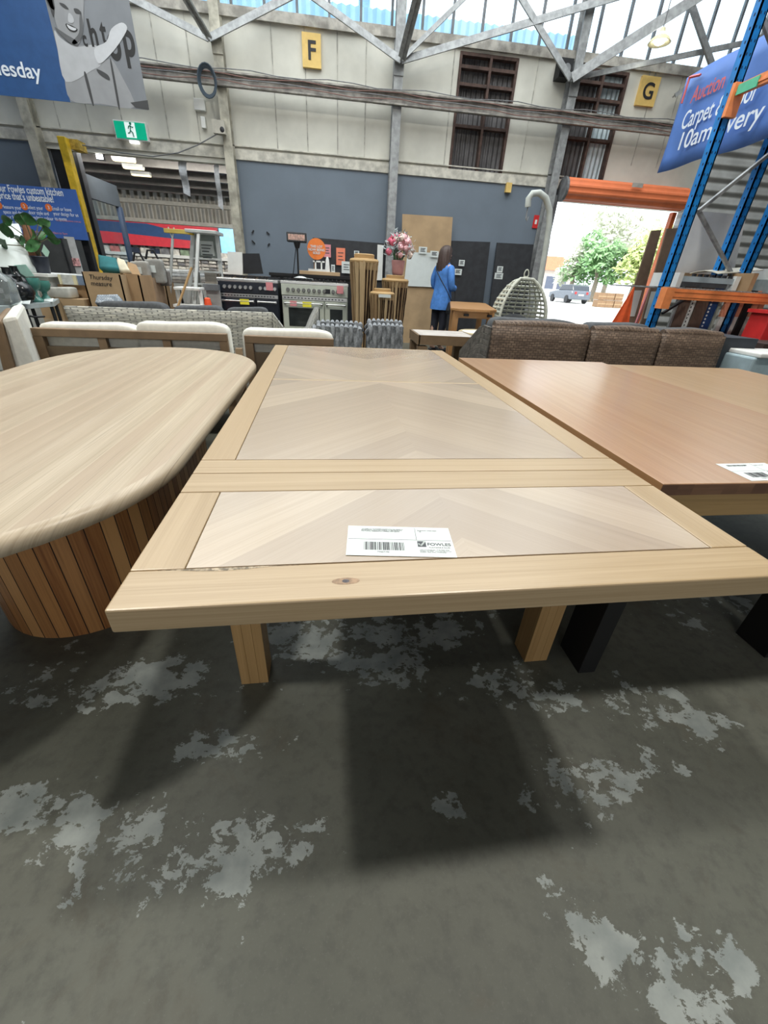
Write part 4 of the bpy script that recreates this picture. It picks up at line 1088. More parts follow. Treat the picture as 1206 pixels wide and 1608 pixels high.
# woman ------------------------------------------------------------------
def woman():
    Yw = 7.8; hd = P(697, 386, Yw); ht = hd.z
    base = P(692, 480, Yw)
    t = thing('person', 'person in a blue cardigan and dark trousers with long brown hair, seen from behind', 'person', (base.x, Yw, 0), rz=rad(-62))
    # local frame: she faces +Y
    S = ht / 1.63
    sk = mat('skin tone', (.52, .32, .24), .6, var=.05); blu = mat('blue knit', (.07, .22, .58), .85, var=.14, scale=16, bmp=.15); dk = mat('dark denim', (.012, .014, .025), .8, var=.2)
    hr = mat('brown hair', (.065, .042, .035), .55, var=.4, scale=40, stretch=(6, 6, .6))
    P_ = lambda x, y, z, r: (x * S, y * S, z * S, r * S)
    arms = lambda s: [P_(.165 * s, 0, 1.335, .05), P_(.215 * s, -.03, 1.16, .042), P_(.22 * s, .0, 1.03, .036), P_(.13 * s, .16, 1.03, .032), P_(.02 * s, .22, 1.06, .026)]
    body = skin('body', [[P_(0, 0, .90, .125), P_(0, .0, 1.0, .115), P_(0, .01, 1.12, .11), P_(0, 0, 1.27, .125), P_(0, -.01, 1.37, .075), P_(0, 0, 1.43, .05), P_(0, .02, 1.50, .085), P_(0, .025, 1.57, .07)],
                         [3] + arms(1), [3] + arms(-1),
                         [0, P_(.085, 0, .80, .085), P_(.09, .02, .48, .058), P_(.095, -.01, .10, .038), P_(.1, .1, .04, .035)], [0, P_(-.085, 0, .80, .085), P_(-.09, -.03, .48, .058), P_(-.09, -.06, .10, .038), P_(-.095, .05, .04, .035)]], sk, t)
    for s in (1, -1):
        fb = [P_(.02 * s - s * .0, .22, 1.06, .02)]
        for f in range(4):
            o = skin('finger', [[P_((.01 - .02 * 0) * s, .225, 1.075 - f * .016, .009), P_(-.02 * s, .235, 1.078 - f * .017, .008), P_(-.045 * s, .225, 1.076 - f * .017, .007)]], sk, t, 1)
        skin('finger', [[P_(.03 * s, .215, 1.085, .01), P_(.02 * s, .225, 1.11, .008)]], sk, t, 1)
    # face
    mb = MB(); mb.ball((0, .085 * S + .02 * S, 1.505 * S), .012 * S, .02 * S, .02 * S); mb.build('nose', sk, t, smooth_=True)
    mb = MB(); mb.ball((.03 * S, .098 * S, 1.53 * S), .008 * S); mb.ball((-.03 * S, .098 * S, 1.53 * S), .008 * S); mb.build('eyes', ink, t, smooth_=True)
    mb = MB(); mb.ball((0, .1 * S, 1.465 * S), .02 * S, .006 * S, .006 * S); mb.build('mouth', mat('lip', (.45, .16, .15)), t, smooth_=True)
    # cardigan: rings from hem to neck, with sleeves
    mb = MB(); rings = [(.70, .195, .145, -.02), (.78, .20, .15, -.015), (.90, .19, .14, 0), (1.03, .165, .125, .005), (1.15, .165, .125, .01), (1.26, .18, .125, .0), (1.33, .175, .11, -.005), (1.375, .12, .085, -.005), (1.41, .07, .065, 0)]
    i0 = 0; n = 40
    for z, a_, b_, dy in rings:
        for k in range(n):
            an = 2 * PI * k / n; f = 1 + (.05 * math.sin(7 * an + z * 3) if z < .95 else .012 * math.sin(5 * an + z * 20))
            mb.v.append(Vector((math.cos(an) * a_ * f, math.sin(an) * b_ * f + dy, z)) * S); mb.uv.append((k / n, z))
    for i in range(len(rings) - 1):
        for k in range(n):
            k2 = (k + 1) % n; mb.f.append((i * n + k, i * n + k2, (i + 1) * n + k2, (i + 1) * n + k)); mb.tone.append(0); mb.mi.append(0)
    mb.build('cardigan', blu, t, smooth_=True, sub=1)
    for s in (1, -1): skin('sleeve', [[P_(.12 * s, -.005, 1.335, .062), P_(.175 * s, -.005, 1.31, .066), P_(.225 * s, -.03, 1.16, .058), P_(.235 * s, .0, 1.03, .055), P_(.15 * s, .14, 1.03, .047), P_(.06 * s, .2, 1.055, .04)]], blu, t)
    for s in (1, -1): skin('trouser_leg', [[P_(.07 * s, 0, .92, .115), P_(.09 * s, 0, .78, .1), P_(.093 * s, -.02 + (.03 if s > 0 else 0), .48, .072), P_(.095 * s, -.03, .1, .055)]], dk, t)
    for s in (1, -1):
        mb = MB(); mb.ball((.097 * s * S, (.07 if s > 0 else .02) * S, .04 * S), .045 * S, .12 * S, .04 * S); mb.build('shoe', black, t, smooth_=True)
    # hair: cap plus a fall of locks to the shoulder blades
    mb = MB(); prof = []
    rings = [(1.645, .02, .02, .005), (1.63, .065, .07, 0), (1.585, .098, .105, -.005), (1.52, .108, .108, -.02), (1.45, .112, .095, -.035), (1.37, .118, .08, -.05), (1.29, .112, .06, -.065), (1.23, .08, .035, -.08), (1.205, .03, .015, -.085)]
    for z, a_, b_, dy in rings:
        for k in range(n):
            an = 2 * PI * k / n; f = 1 + .045 * math.sin(11 * an + 5 * z) * (1 if z < 1.6 else .2)
            y = math.sin(an) * b_ * f + dy
            if z < 1.57 and y > .045: y = .045 + (y - .045) * .1
            mb.v.append(Vector((math.cos(an) * a_ * f, y, z)) * S); mb.uv.append((k / n, z))
    for i in range(len(rings) - 1):
        for k in range(n):
            k2 = (k + 1) % n; mb.f.append(((i + 1) * n + k, (i + 1) * n + k2, i * n + k2, i * n + k)); mb.tone.append(0); mb.mi.append(0)
    mb.f.append(tuple(range(n))); mb.tone.append(0); mb.mi.append(0)
    mb.build('hair', hr, t, smooth_=True, sub=1)
    # handbag with strap is carried: a thing of its own
    bg_ = thing('handbag', 'black shoulder bag hanging at the hip of the person in blue', 'bag', t.location, rz=rad(-62))
    hx = .255
    mb = MB(); o2 = [(-.12, 0), (.12, 0), (.135, .06), (.10, .19), (-.10, .19), (-.135, .06)]
    M = Matrix(((0, 0, 1, hx * S - .03), (1, 0, 0, .05), (0, 1, 0, .64 * S), (0, 0, 0, 1))); mb.prism(o2, 0, .085, M=M); mb.build('bag_body', black, bg_, bevel=.02)
    mb = MB(); mb.tube([Vector(v_) * S for v_ in ((.25, .02, .83), (.235, -.11, 1.0), (.12, -.165, 1.15), (-.03, -.16, 1.29), (-.12, -.08, 1.385), (-.11, .06, 1.385), (.0, .15, 1.25), (.14, .16, 1.05), (.24, .1, .83))], .008, 6); mb.build('strap', blackm, bg_, smooth_=True)
    return t


woman()

# timber table behind
zt_ = .86; a, b = P(701, 482, 5.6), P(792, 484, 5.6)
t = thing('outdoor_table', 'orange-brown timber outdoor table to the right of the person in blue', 'table', (0, 0, 0)); tw = wood('warm hardwood', (.34, .17, .065), (.46, .25, .10), (.40, .21, .085), .4, 40)
q = [G(699, 480, zt_), G(786, 484, zt_)]
x0, x1 = 1.42, 2.02; y0, y1 = 5.4, 7.3
t.location = ((x0 + x1) / 2 + .25, (y0 + y1) / 2, 0)
sk_ = lambda x, y: x + (y - y0) * .25
mb = MB(); c_ = .10
out = [(sk_(x0 + c_, y0), y0), (sk_(x1 - c_, y0), y0), (sk_(x1, y0 + c_), y0 + c_), (sk_(x1, y1 - c_), y1 - c_), (sk_(x1 - c_, y1), y1), (sk_(x0 + c_, y1), y1), (sk_(x0, y1 - c_), y1 - c_), (sk_(x0, y0 + c_), y0 + c_)]
mb.prism(out, zt_ - .03, zt_, .3, uvf=lambda x, y: (y, x)); mb.build('tabletop', tw, t, world=True, bevel=.005)
for lx, ly in ((x0 + .07, y0 + .1), (x1 - .07, y0 + .1), (x0 + .07, y1 - .1), (x1 - .07, y1 - .1)):
    mb = MB(); mb.box((sk_(lx, ly) - .035, ly - .035, 0), (sk_(lx, ly) + .035, ly + .035, zt_ - .03), 2); mb.build('leg', tw, t, world=True)
mb = MB(); mb.box((sk_(x0 + .07, y0), y0 + .08, zt_ - .11), (sk_(x1 - .07, y0), y0 + .1, zt_ - .03), 0); mb.build('apron', tw, t, world=True)
for px in (733, 770):
    p = P(px, 488, y0 + .07); mb = MB(); mb.box((p.x - .03, y0 + .055, zt_ - .085), (p.x + .03, y0 + .08, zt_ - .06), 0); mb.build('latch', black, t, world=True)

# egg chair --------------------------------------------------------------
Ye = 6.0; wick = mat('pale rattan', (.50, .51, .43), .7, var=.2, scale=30); tp = P(818, 434, Ye)
hw = (P(853, 500, Ye).x - P(768, 520, Ye).x) / 2; cx = P(813, 500, Ye).x; zb = .35; zt_ = tp.z
t = thing('egg_chair', 'pale woven hanging egg chair beside the open doorway', 'chair', (cx, Ye, zb))


def egg(th, f):                 # th around, f 0 bottom..1 top
    s = math.sin(PI * min(1, max(0, f)) ** .86) ** .52 if 0 < f < 1 else 0
    return Vector((math.cos(th) * hw * s, math.sin(th) * hw * .85 * s, f * (zt_ - zb)))


mb = MB(); NA = 22
for k in range(NA):
    th = 2 * PI * k / NA
    front = -1.05 < math.atan2(math.sin(th + PI / 2), math.cos(th + PI / 2)) < 1.05
    fs = [i / 18 for i in range(19)]
    if front: fs = [f for f in fs if f < .42]
    mb.tube([egg(th, f) for f in fs], .0085, 6)
for j in range(1, 17):
    f = j / 17.3; ths = [(-PI / 2 + 1.05) + (2 * PI - 2.1) * i / 36 for i in range(37)] if f > .42 else [2 * PI * i / 40 for i in range(40)]
    mb.tube([egg(th, f) * 1.0 for th in ths], .013 if j % 3 else .017, 6, closed=f <= .42)
mb.build('basket', wick, t)
mb = MB(); a0, a1 = -PI / 2 + 1.05, -PI / 2 - 1.05
mb.tube([egg(a0, .42 + .55 * i / 12) for i in range(13)] + [egg(a1, .97 - .55 * i / 12) for i in range(13)], .02, 8); mb.build('rim', wick, t, smooth_=True)
mb = MB(); mb.ball((0, .02, .28 * (zt_ - zb)), hw * .75, hw * .6, .1); mb.ball((0, hw * .35, .36 * (zt_ - zb)), hw * .6, .08, .12); mb.build('cushion', cushg, t, smooth_=True)
mb = MB(); mb.tube([(.03 * math.cos(a_) , 0, zt_ - zb + .03 + .05 * math.sin(a_)) for a_ in [i * PI / 8 for i in range(16)]], .008, 6, closed=True); mb.build('hook', wick, t)
pst = mat('pale green grey metal', (.47, .50, .46), .5, var=.08)
t = thing('egg_chair_stand', 'pale curved metal stand arching over the egg chair', 'stand', (P(845, 500, Ye + .3).x, Ye + .35, 0))
mb = MB(); Yp = Ye + .3
pts = [P(px, py, Yp) for px, py in ((829, 325), (830, 312), (836, 304), (847, 303), (857, 311), (863, 330), (862, 355), (858, 385), (852, 420), (846, 455), (841, 480), (838, 495))]
pts.append(Vector((pts[-1].x - .05, Yp, .03)))
mb.tube(pts, .038, 12); mb.build('curved_pole', pst, t, world=True, smooth_=True)
mb = MB(); e = pts[-1]; mb.tube([(e.x + math.cos(a_) * .45, Yp - .1 + math.sin(a_) * .45, .03) for a_ in [i * PI / 12 for i in range(24)]], .028, 8, closed=True); mb.build('base_ring', pst, t, world=True, smooth_=True)
mb = MB(); p = pts[0]; mb.tube([p, p - Vector((0, 0, .12)), p + Vector((.02, 0, -.15)), p + Vector((.03, 0, -.1))], .008, 6)
mb.build('hook_chain', steel, t, world=True)

# ================================================================== THE TABLES IN FRONT
TZ = .75
wmain = wood('pale hardwood', (.37, .265, .145), (.47, .35, .21), (.42, .30, .17), .34, 60, .5, .18, .12)
wpanel = wood('pale veneer', (.45, .352, .243), (.52, .412, .292), (.305, .228, .158), .26, 60, .55, .15, .8)
wdark = mat('dark subtop wood', (.10, .055, .03), .7)  # dark wood of the subtop, seen in the gaps between boards
W_, L_ = 1.062, 2.30
t = thing('dining_table', 'pale timber dining table with chevron panels and a label, in the middle foreground', 'table', (-.303, .4245, 0), rz=rad(1.45))
TT = .041
mb = MB(); mb.box((.004, .004, TZ - TT), (W_ - .004, L_ - .004, TZ - .008), 1); mb.build('subtop', wdark, t)


def board(lo, hi, grain, name='frame_board', mt=None, z0=TZ - TT, tone=None):
    mb = MB(); mb.box((*lo, z0), (*hi, TZ), grain, tone); return mb.build(name, mt or wmain, t, bevel=.0022)


g = .0011
knotm = mat('dark knot', (.085, .075, .08), .6, var=.5, scale=120)
barkm = mat('bark streak', (.33, .27, .19), .75, var=.6, scale=150)
# the near end board carries a knot and a bark edge
mb = MB(); mb.box((0, 0, TZ - TT), (W_, .084 - g, TZ), 0, .15)
o = mb.build('end_board', wmain, t, bevel=.003)
mi_ = t.matrix_basis.inverted()
rot_ = (Matrix.Translation(t.location) @ Matrix.Rotation(rad(1.45), 4, 'Z')).inverted()
def loc(px, py): return rot_ @ G(px, py, TZ)
k0 = loc(543, 912.5); mb = MB(); mb.lathe([(.0001, 0), (.0050, .0003)], (k0.x, k0.y, TZ), 18, sx=1.1, sy=.8)
mr = MB(); mr.lathe([(.0001, 0), (.0105, .0002)], (k0.x, k0.y, TZ), 18, sx=2.0, sy=.75); mr.build('knot_halo', mat('knot halo', (.30, .19, .105), .5, var=.3, scale=90), o)
mb.build('knot', knotm, o)
up = [(250, 891), (300, 893), (360, 888), (430, 886.5), (470, 886.5)]; dn = [(430, 889), (390, 893.5), (350, 896.5), (310, 897), (270, 895.5)]
def bark_pt(p_):
    q_ = loc(*p_); return (q_.x, min(q_.y, .0815))
mb = MB(); mb.prism([bark_pt(p_) for p_ in dn[::-1]] + [bark_pt(p_) for p_ in up[::-1]], TZ - .001, TZ + .0004)
mb.build('bark_streak', barkm, o)
board((0, .084, ), (.078 - g, .3345 - g), 1); board((W_ - .078 + g, .084), (W_, .3345 - g), 1)
board((0, .3345 + g), (W_, .4245 - g), 0, 'cross_board', tone=.1); board((0, .4245 + g), (W_, .5005 - g), 0, 'cross_board', tone=.0)
board((0, .5005 + g), (.078 - g, L_), 1, tone=.75); board((W_ - .078 + g, .5005 + g), (W_, L_), 1, tone=.5)
board((.078, L_ - .012), (W_ - .078, L_), 0, 'edge_strip')


def chevron(x0, x1, y0, y1, sgn, name, ang=42, pitch=.115):
    """sgn +1: boards climb away from the viewer towards the centre line"""
    mb = MB(); xc = (x0 + x1) / 2; ta = math.tan(rad(ang))
    for side in (-1, 1):
        a, b = (x0, xc) if side < 0 else (xc, x1)
        s1 = sgn * (1 if side < 0 else -1)           # slope dy/dx
        d = Vector((math.cos(rad(ang)), s1 * math.sin(rad(ang)))); nrm = Vector((-d.y, d.x))
        cen = Vector((xc, y0)); rr = random.Random(int(y0 * 100) + 5)
        for k in range(-14, 26):
            c0 = cen.dot(nrm) + (k + .37) * pitch * (1 if nrm.y > 0 else -1); c1 = c0 + pitch * (1 if nrm.y > 0 else -1)
            lo, hi = min(c0, c1), max(c0, c1)
            pl = [(a, y0), (b, y0), (b, y1), (a, y1)]
            pl = clip(pl, nrm.x, nrm.y, hi); pl = clip(pl, -nrm.x, -nrm.y, -lo) if pl else pl
            tone = rr.random()
            if len(pl) < 3: continue
            of = k * 1.37 + side
            mb.poly([(p_[0], p_[1], TZ - .0006) for p_ in pl], [(p_[0] * d.x + p_[1] * d.y + of, p_[0] * nrm.x + p_[1] * nrm.y + of) for p_ in pl], tone)
    # edges down to the subtop
    for (p_, q_) in (((x0, y0), (x1, y0)), ((x1, y0), (x1, y1)), ((x1, y1), (x0, y1)), ((x0, y1), (x0, y0))):
        mb.poly([(*p_, TZ - .012), (*q_, TZ - .012), (*q_, TZ - .0006), (*p_, TZ - .0006)])
    return mb.build(name, wpanel, t)


px0, px1 = .078, W_ - .078
chevron(px0 + g, px1 - g, .084 + g, .3345 - g, 1, 'chevron_panel')
chevron(px0 + g, px1 - g, .5005 + g, 1.356, 1, 'chevron_panel')
board((px0, 1.3565), (px1, 1.374), 0, 'inlay_strip', z0=TZ - .012, tone=0)
chevron(px0 + g, px1 - g, 1.3745, L_ - .0125, -1, 'chevron_panel')
wleg = wood('honey leg wood', (.36, .215, .085), (.48, .30, .13), (.42, .26, .11), .4, 40, .4, .3)
for fx in (.010, W_ - .094):
    for fy in (.447, L_ - .53):
        mb = MB(); mb.box((fx, fy, 0), (fx + .028, fy + .084, TZ - TT), 2, .1); mb.box((fx + .0283, fy, 0), (fx + .056, fy + .084, TZ - TT), 2, .6); mb.box((fx + .0563, fy, 0), (fx + .084, fy + .084, TZ - TT), 2, .3)
        mb.build('leg', wleg, t, bevel=.0012)


# labels lying on tables
def paper_label(c4, z, lab, grp):
    q = [G(px, py, z) for px, py in c4]     # far left, far right, near right, near left
    ux = (q[2] - q[3]); wd = ux.length; ang = math.atan2(ux.y, ux.x); hg = ((q[0] - q[3]).length + (q[1] - q[2]).length) / 2
    t = thing('paper_label', lab, 'label', (q[3].x, q[3].y, z), rz=ang, group=grp)
    mb = MB(); mb.box((0, 0, .0003), (wd, hg, .0008), 0, 0); mb.build('sheet', paper, t)
    zt = .001
    mb = MB(); mb.box((0.002, hg * .53, .0008), (wd - .002, hg * .53 + .0008, zt), 0); mb.box((wd * .655, hg * .53, .0008), (wd * .655 + .0008, hg * .97, zt), 0); mb.build('ruled_line', gink, t)
    def tx(body, size, x, y, m=gink, bold=0, fit=None, nm='lettering'):
        o = text(body, size, (0, 0, 0), m, None, 'up', nm, ext=.0001, bold=bold, fit=fit); o.parent = t; o.location = (x, y, zt); o.rotation_euler = (0, 0, 0)
    tx('1X DISPLAY FLINDERS CHERWIN TO 3000mm\nEXTENSION DINING TABLE, 1x EXTENSION,\nNATURAL, MESSMATE TIMBER, RRP $3999', hg * .062, wd * .13, hg * .88, gink, .01, wd * .41)
    tx('Extension 2400-3000\n1 Ea', hg * .07, wd * .68, hg * .86, gink, 0, wd * .19)
    mb = MB(); rr = random.Random(3); x = wd * .16
    while x < wd * .535:
        b = rr.choice([.0007, .0012, .002]); mb.box((x, hg * .18, .0008), (x + b, hg * .44, zt), 0); x += b + rr.choice([.0006, .0009, .0016])
    mb.build('barcode', ink, t)
    tx('74657/95', hg * .06, wd * .28, hg * .10, gink)
    mb = MB(); mb.box((wd * .66, hg * .31, .0008), (wd * .74, hg * .50, zt), 0); mb.build('logo_box', gink, t)
    mb = MB(); mb.tube([(wd * .672, hg * .41, zt), (wd * .69, hg * .345, zt), (wd * .732, hg * .49, zt)], .0016, 4); mb.build('logo_tick', paper, t)
    tx('FOWLES', hg * .15, wd * .75, hg * .36, gink, .02, wd * .225)
    tx('AUCTIONS & SALES', hg * .06, wd * .76, hg * .28, gink, 0, wd * .2)
    tx('1300 Fowles Street   P 03 9000 9000\nTeralba Vic 3000   www.fowles.com.au\nAuction 10am every Wednesday', hg * .045, wd * .67, hg * .2, gink, 0, wd * .29)


paper_label(((545, 827), (708, 829), (718, 876), (543, 872)), TZ, 'white auction label with a barcode on the middle chevron table', 'auction labels')

# the round-ended table on the left
OZ = .69; wov = wood('pale oak top', (.37, .295, .20), (.53, .445, .325), (.42, .325, .23), .36, 80, .4, .6)
oc = (-.968, 1.728); orr = .542; oh = .625      # centre, end radius, half straight
t = thing('oval_table', 'round-ended timber table on a drum of upright staves, left foreground', 'table', (oc[0], oc[1], 0), rz=rad(0.4))


def stadium(r, h, n=28):
    pts = [(math.cos(PI * i / n) * r, h + math.sin(PI * i / n) * r) for i in range(n + 1)]
    pts += [(math.cos(PI + PI * i / n) * r, -h + math.sin(PI + PI * i / n) * r) for i in range(n + 1)]
    return pts


mb = MB(); inner = stadium(orr - .024, oh); x = -orr; rr = random.Random(12)
while x < orr:
    wd = rr.uniform(.05, .115); pl = clip(clip(inner, 1, 0, min(x + wd, orr)), -1, 0, -x)
    if len(pl) > 2: mb.poly([(*p_, OZ) for p_ in pl], [(p_[1] + x * 7, p_[0]) for p_ in pl], rr.random())
    x += wd
prof = [(-.024, 0), (-.016, -.002), (-.008, -.0065), (-.002, -.013), (0, -.021), (-.001, -.034), (-.006, -.040), (-.05, -.042)]
for a_, b_ in zip(prof[:-1], prof[1:]):
    o1, o2 = stadium(orr + a_[0], oh), stadium(orr + b_[0], oh); n = len(o1)
    for i in range(n):
        j = (i + 1) % n
        q = [(*o1[i], OZ + a_[1]), (*o2[i], OZ + b_[1]), (*o2[j], OZ + b_[1]), (*o1[j], OZ + a_[1])]
        mb.poly(q, [(p_[1], p_[0] + (OZ - p_[2]) * .5) for p_ in q], .2)
mb.poly([(*p_, OZ - .042) for p_ in reversed(stadium(orr - .05, oh))])
mb.build('tabletop', wov, t, smooth_=True)
wst = wood('red brown stave', (.21, .080, .026), (.42, .19, .062), (.60, .33, .13), .32, 34, .5, .4)
mb = MB(); st = stadium(.293, .33, 12); pts = []
dense = stadium(.293, .33, 60); acc = 0; pts = [dense[0]]
L2 = [Vector(p_) for p_ in dense] + [Vector(dense[0])]
for i in range(len(L2) - 1):
    d = (L2[i + 1] - L2[i]).length; s_ = 0
    nseg = max(1, round(d / .047))
    for k in range(nseg):
        acc += d / nseg
        if acc >= .045: pts.append(tuple(L2[i].lerp(L2[i + 1], (k + 1) / nseg))); acc = 0
n = len(pts); rr = random.Random(5)
for i in range(n):
    a_, b_ = Vector(pts[i]), Vector(pts[(i + 1) % n]); d = (b_ - a_).normalized(); nr = Vector((d.y, -d.x)); e = .0016
    prof2 = [a_, a_ + d * e + nr * e, b_ - d * e + nr * e, b_]; tone = rr.choice([0, .1, .35, .8, 1.2]); off = rr.random() * 9; s_ = 0
    for kk, (p_, q_) in enumerate(zip(prof2[:-1], prof2[1:])):
        l_ = (q_ - p_).length; s2 = s_ + l_
        mb.poly([(p_.x, p_.y, 0), (q_.x, q_.y, 0), (q_.x, q_.y, OZ - .04), (p_.x, p_.y, OZ - .04)], [(off, s_ + off), (off, s2 + off), (off + OZ, s2 + off), (off + OZ, s_ + off)], tone, 0 if kk == 1 else 1); s_ = s2
mb.build('stave_drum', [wst, mat('stave joint', (.03, .014, .008), .8)], t)

# the tables on the right
RZ = .757
wr = wood('red hardwood top', (.37, .205, .092), (.49, .305, .160), (.43, .21, .085), .3, 60, .55, .3, .8)
wr_end = wood('dark end grain', (.16, .08, .045), (.26, .14, .08), (.11, .055, .035), .5, 20)
wap = wood('golden apron', (.33, .215, .09), (.44, .29, .13), (.38, .24, .10), .45, 45, .4, .3)
blk = mat('black table leg', (.0035, .0035, .004), .7, var=.1)


def plank_table(lab, x0, x1, y0, y1, z, mt, tone0, seed):
    t = thing('dining_table', lab, 'table', (x0, y0, 0), rz=rad(1.3)); W, L = x1 - x0, y1 - y0; th = .03; rr = random.Random(seed)
    mb = MB(); x = 0
    while x < W:
        wd = min(rr.uniform(.07, .13), W - x)
        if W - x - wd < .03: wd = W - x
        tn = tone0 + rr.random() * .6; mb.box((x, 0, z - th), (x + wd, L, z), 1, tn, 0); x += wd
    o = mb.build('tabletop', mt, t, bevel=.001)
    mb = MB(); x = 0
    while x < W: wd = min(.042, W - x); mb.box((x, -.0015, z - th), (x + wd, .0005, z - .0015), 0, rr.random()); x += wd
    mb.build('end_grain', wr_end, o)
    for y_ in (.022, L - .046): mb = MB(); mb.box((.03, y_, z - .105), (W - .03, y_ + .024, z - th), 0, .3); mb.build('end_apron', wap, t)
    for x_ in (.03, W - .055): mb = MB(); mb.box((x_, .046, z - .105), (x_ + .025, L - .046, z - th), 1, .3); mb.build('side_apron', wap, t)
    for lx in (.056, W - .118):
        for ly in (.058, L - .182): mb = MB(); mb.box((lx, ly, 0), (lx + .062, ly + .124, z - th), 2, 0); mb.build('leg', blk, t, bevel=.002)
    return t


plank_table('reddish plank table on black legs with a white label, right of the chevron table', .757 + .012, 1.69, .778, 2.455, RZ, wr, 0, 21)
wr2 = wood('tan hardwood top', (.36, .235, .115), (.47, .32, .175), (.40, .25, .12), .3, 60, .5, .3, .5)
plank_table('tan plank table joined to the far side of the reddish table, at the right edge', 1.702, 2.62, .80, 2.43, RZ - .004, wr2, 0, 31)
paper_label(((1128, 731.5), (1232, 728), (1262, 753), (1180, 755.5)), RZ, 'crumpled white auction label on the reddish plank table', 'auction labels')

# ================================================================== OUTDOOR SETTINGS BEHIND THE TABLES
tanm = mat('tan aluminium frame', (.205, .135, .075), .55, var=.12)


def cushion(mb_, lo, hi, puff=.02, nx=10, nz=6, M=None):
    lo, hi = Vector(lo), Vector(hi); c = (lo + hi) / 2; h = (hi - lo) / 2; st = len(mb_.v); N_ = 12
    def sq(v): return math.copysign(abs(v) ** .24, v)
    i0 = len(mb_.v); nu, nv = 28, 12
    for j in range(nv + 1):
        ph = -PI / 2 + PI * j / nv
        for i in range(nu):
            th = 2 * PI * i / nu
            p = Vector((sq(math.cos(ph)) * sq(math.cos(th)) * h.x, sq(math.cos(ph)) * sq(math.sin(th)) * h.y, sq(math.sin(ph)) * h.z))
            p.z += .006 * math.sin(p.x * 13) * (1 if p.z > 0 else 0)
            p += c
            mb_.v.append(M @ p if M is not None else p); mb_.uv.append((i / nu, j / nv))
    for j in range(nv):
        for i in range(nu):
            i2 = (i + 1) % nu; mb_.f.append((i0 + j * nu + i, i0 + j * nu + i2, i0 + (j + 1) * nu + i2, i0 + (j + 1) * nu + i)); mb_.tone.append(0); mb_.mi.append(0)
    return mb_


def frame_sofa(lab, a, b, y, z, n, cush, rz, seat_d=.72):
    """seen from behind: back rail from x=a to x=b, back slats, white cushions standing over the rail"""
    t = thing('outdoor_sofa', lab, 'sofa', ((a + b) / 2, y, 0), rz=rz, group='tan framed outdoor sofas'); h = (b - a) / 2
    lean = Matrix.Rotation(rad(9), 4, 'X')
    mb = MB(); mb.box((-h, 0, z - .05), (h, .05, z), 0); mb.build('top_rail', tanm, t, bevel=.004)
    for sx in (-h, h - .055): mb = MB(); mb.box((sx, 0, .02), (sx + .055, .05, z - .05), 2); mb.build('back_post', tanm, t)
    for k in range(1, n): x = -h + 2 * h * k / n; mb = MB(); mb.box((x - .025, .005, .3), (x + .025, .045, z - .05), 2); mb.build('back_slat', tanm, t)
    mb = MB(); mb.box((-h + .05, .01, z - .24), (h - .05, .04, z - .11), 0); mb.build('mid_board', mat('olive brown panel', (.12, .085, .05), .6), t)
    mb = MB(); mb.box((-h, 0, .24), (h, seat_d, .30), 0); mb.build('seat_frame', tanm, t)
    for sx in (-h, h - .055): mb = MB(); mb.box((sx, seat_d - .05, .0), (sx + .055, seat_d, .55), 2); mb.build('front_leg', tanm, t)
    for c0, c1, up in cush:
        mb = MB(); cushion(mb, (c0, .055, .42), (c1, .2, z + up)); mb.build('back_cushion', cushw, t, smooth_=True)
        mb = MB(); cushion(mb, (c0, .2, .30), (c1, seat_d + .02, .44)); mb.build('seat_cushion', cushw, t, smooth_=True)
    return t


a, b = P(38, 521, 3.0), P(359, 524, 3.2); hh = (b.x - a.x) / 2
frame_sofa('wide tan outdoor sofa with two white back cushions behind the round-ended table', a.x, b.x, 3.1, (a.z + b.z) / 2 + .01, 3, [(-hh + .01, hh * .02, .03), (hh * .0, hh + .01, .055)], rad(4))
a, b = P(384, 529, 3.12), P(524, 534, 3.12); hh = (b.x - a.x) / 2
frame_sofa('narrow tan outdoor armchair with one white cushion beyond the far left chevron table corner', a.x, b.x, 3.1, (a.z + b.z) / 2 + .01, 2, [(-hh - .03, hh, .04)], 0)
# sofa end at the left edge, seen from the side
t = thing('outdoor_sofa', 'tan outdoor sofa with white cushion cut off by the left picture edge', 'sofa', (-2.25, 2.75, 0), rz=rad(65), group='tan framed outdoor sofas')
def wedge(c4, Y, dep, name, m, push=0.0):
    q = [P(px, py, Y) for px, py in c4]; mb_ = MB(); bk = [p_ + Vector((-dep * .55, dep, 0)) for p_ in q]
    mb_.poly([q[3], q[2], q[1], q[0]]); mb_.poly([bk[0], bk[1], bk[2], bk[3]])
    for i in range(4): j = (i + 1) % 4; mb_.poly([q[i], q[j], bk[j], bk[i]])
    return mb_.build(name, m, t, world=True, bevel=.02)


t.location = (-2.0, 2.7, 0); t.rotation_euler = (0, 0, 0)
wedge(((2, 500), (26, 495), (62, 590), (30, 600)), 2.62, .7, 'back_cushion', cushw)
wedge(((-14, 505), (2, 502), (32, 602), (10, 606)), 2.60, .7, 'back_frame', tanm)
mb = MB(); mb.box((-2.5, 2.75, .2), (-1.75, 3.3, .28), 0); mb.build('seat_frame', tanm, t, world=True)
mb = MB(); cushion(mb, (-2.45, 2.78, .28), (-1.72, 3.28, .42)); mb.build('seat_cushion', cushw, t, world=True, smooth_=True)

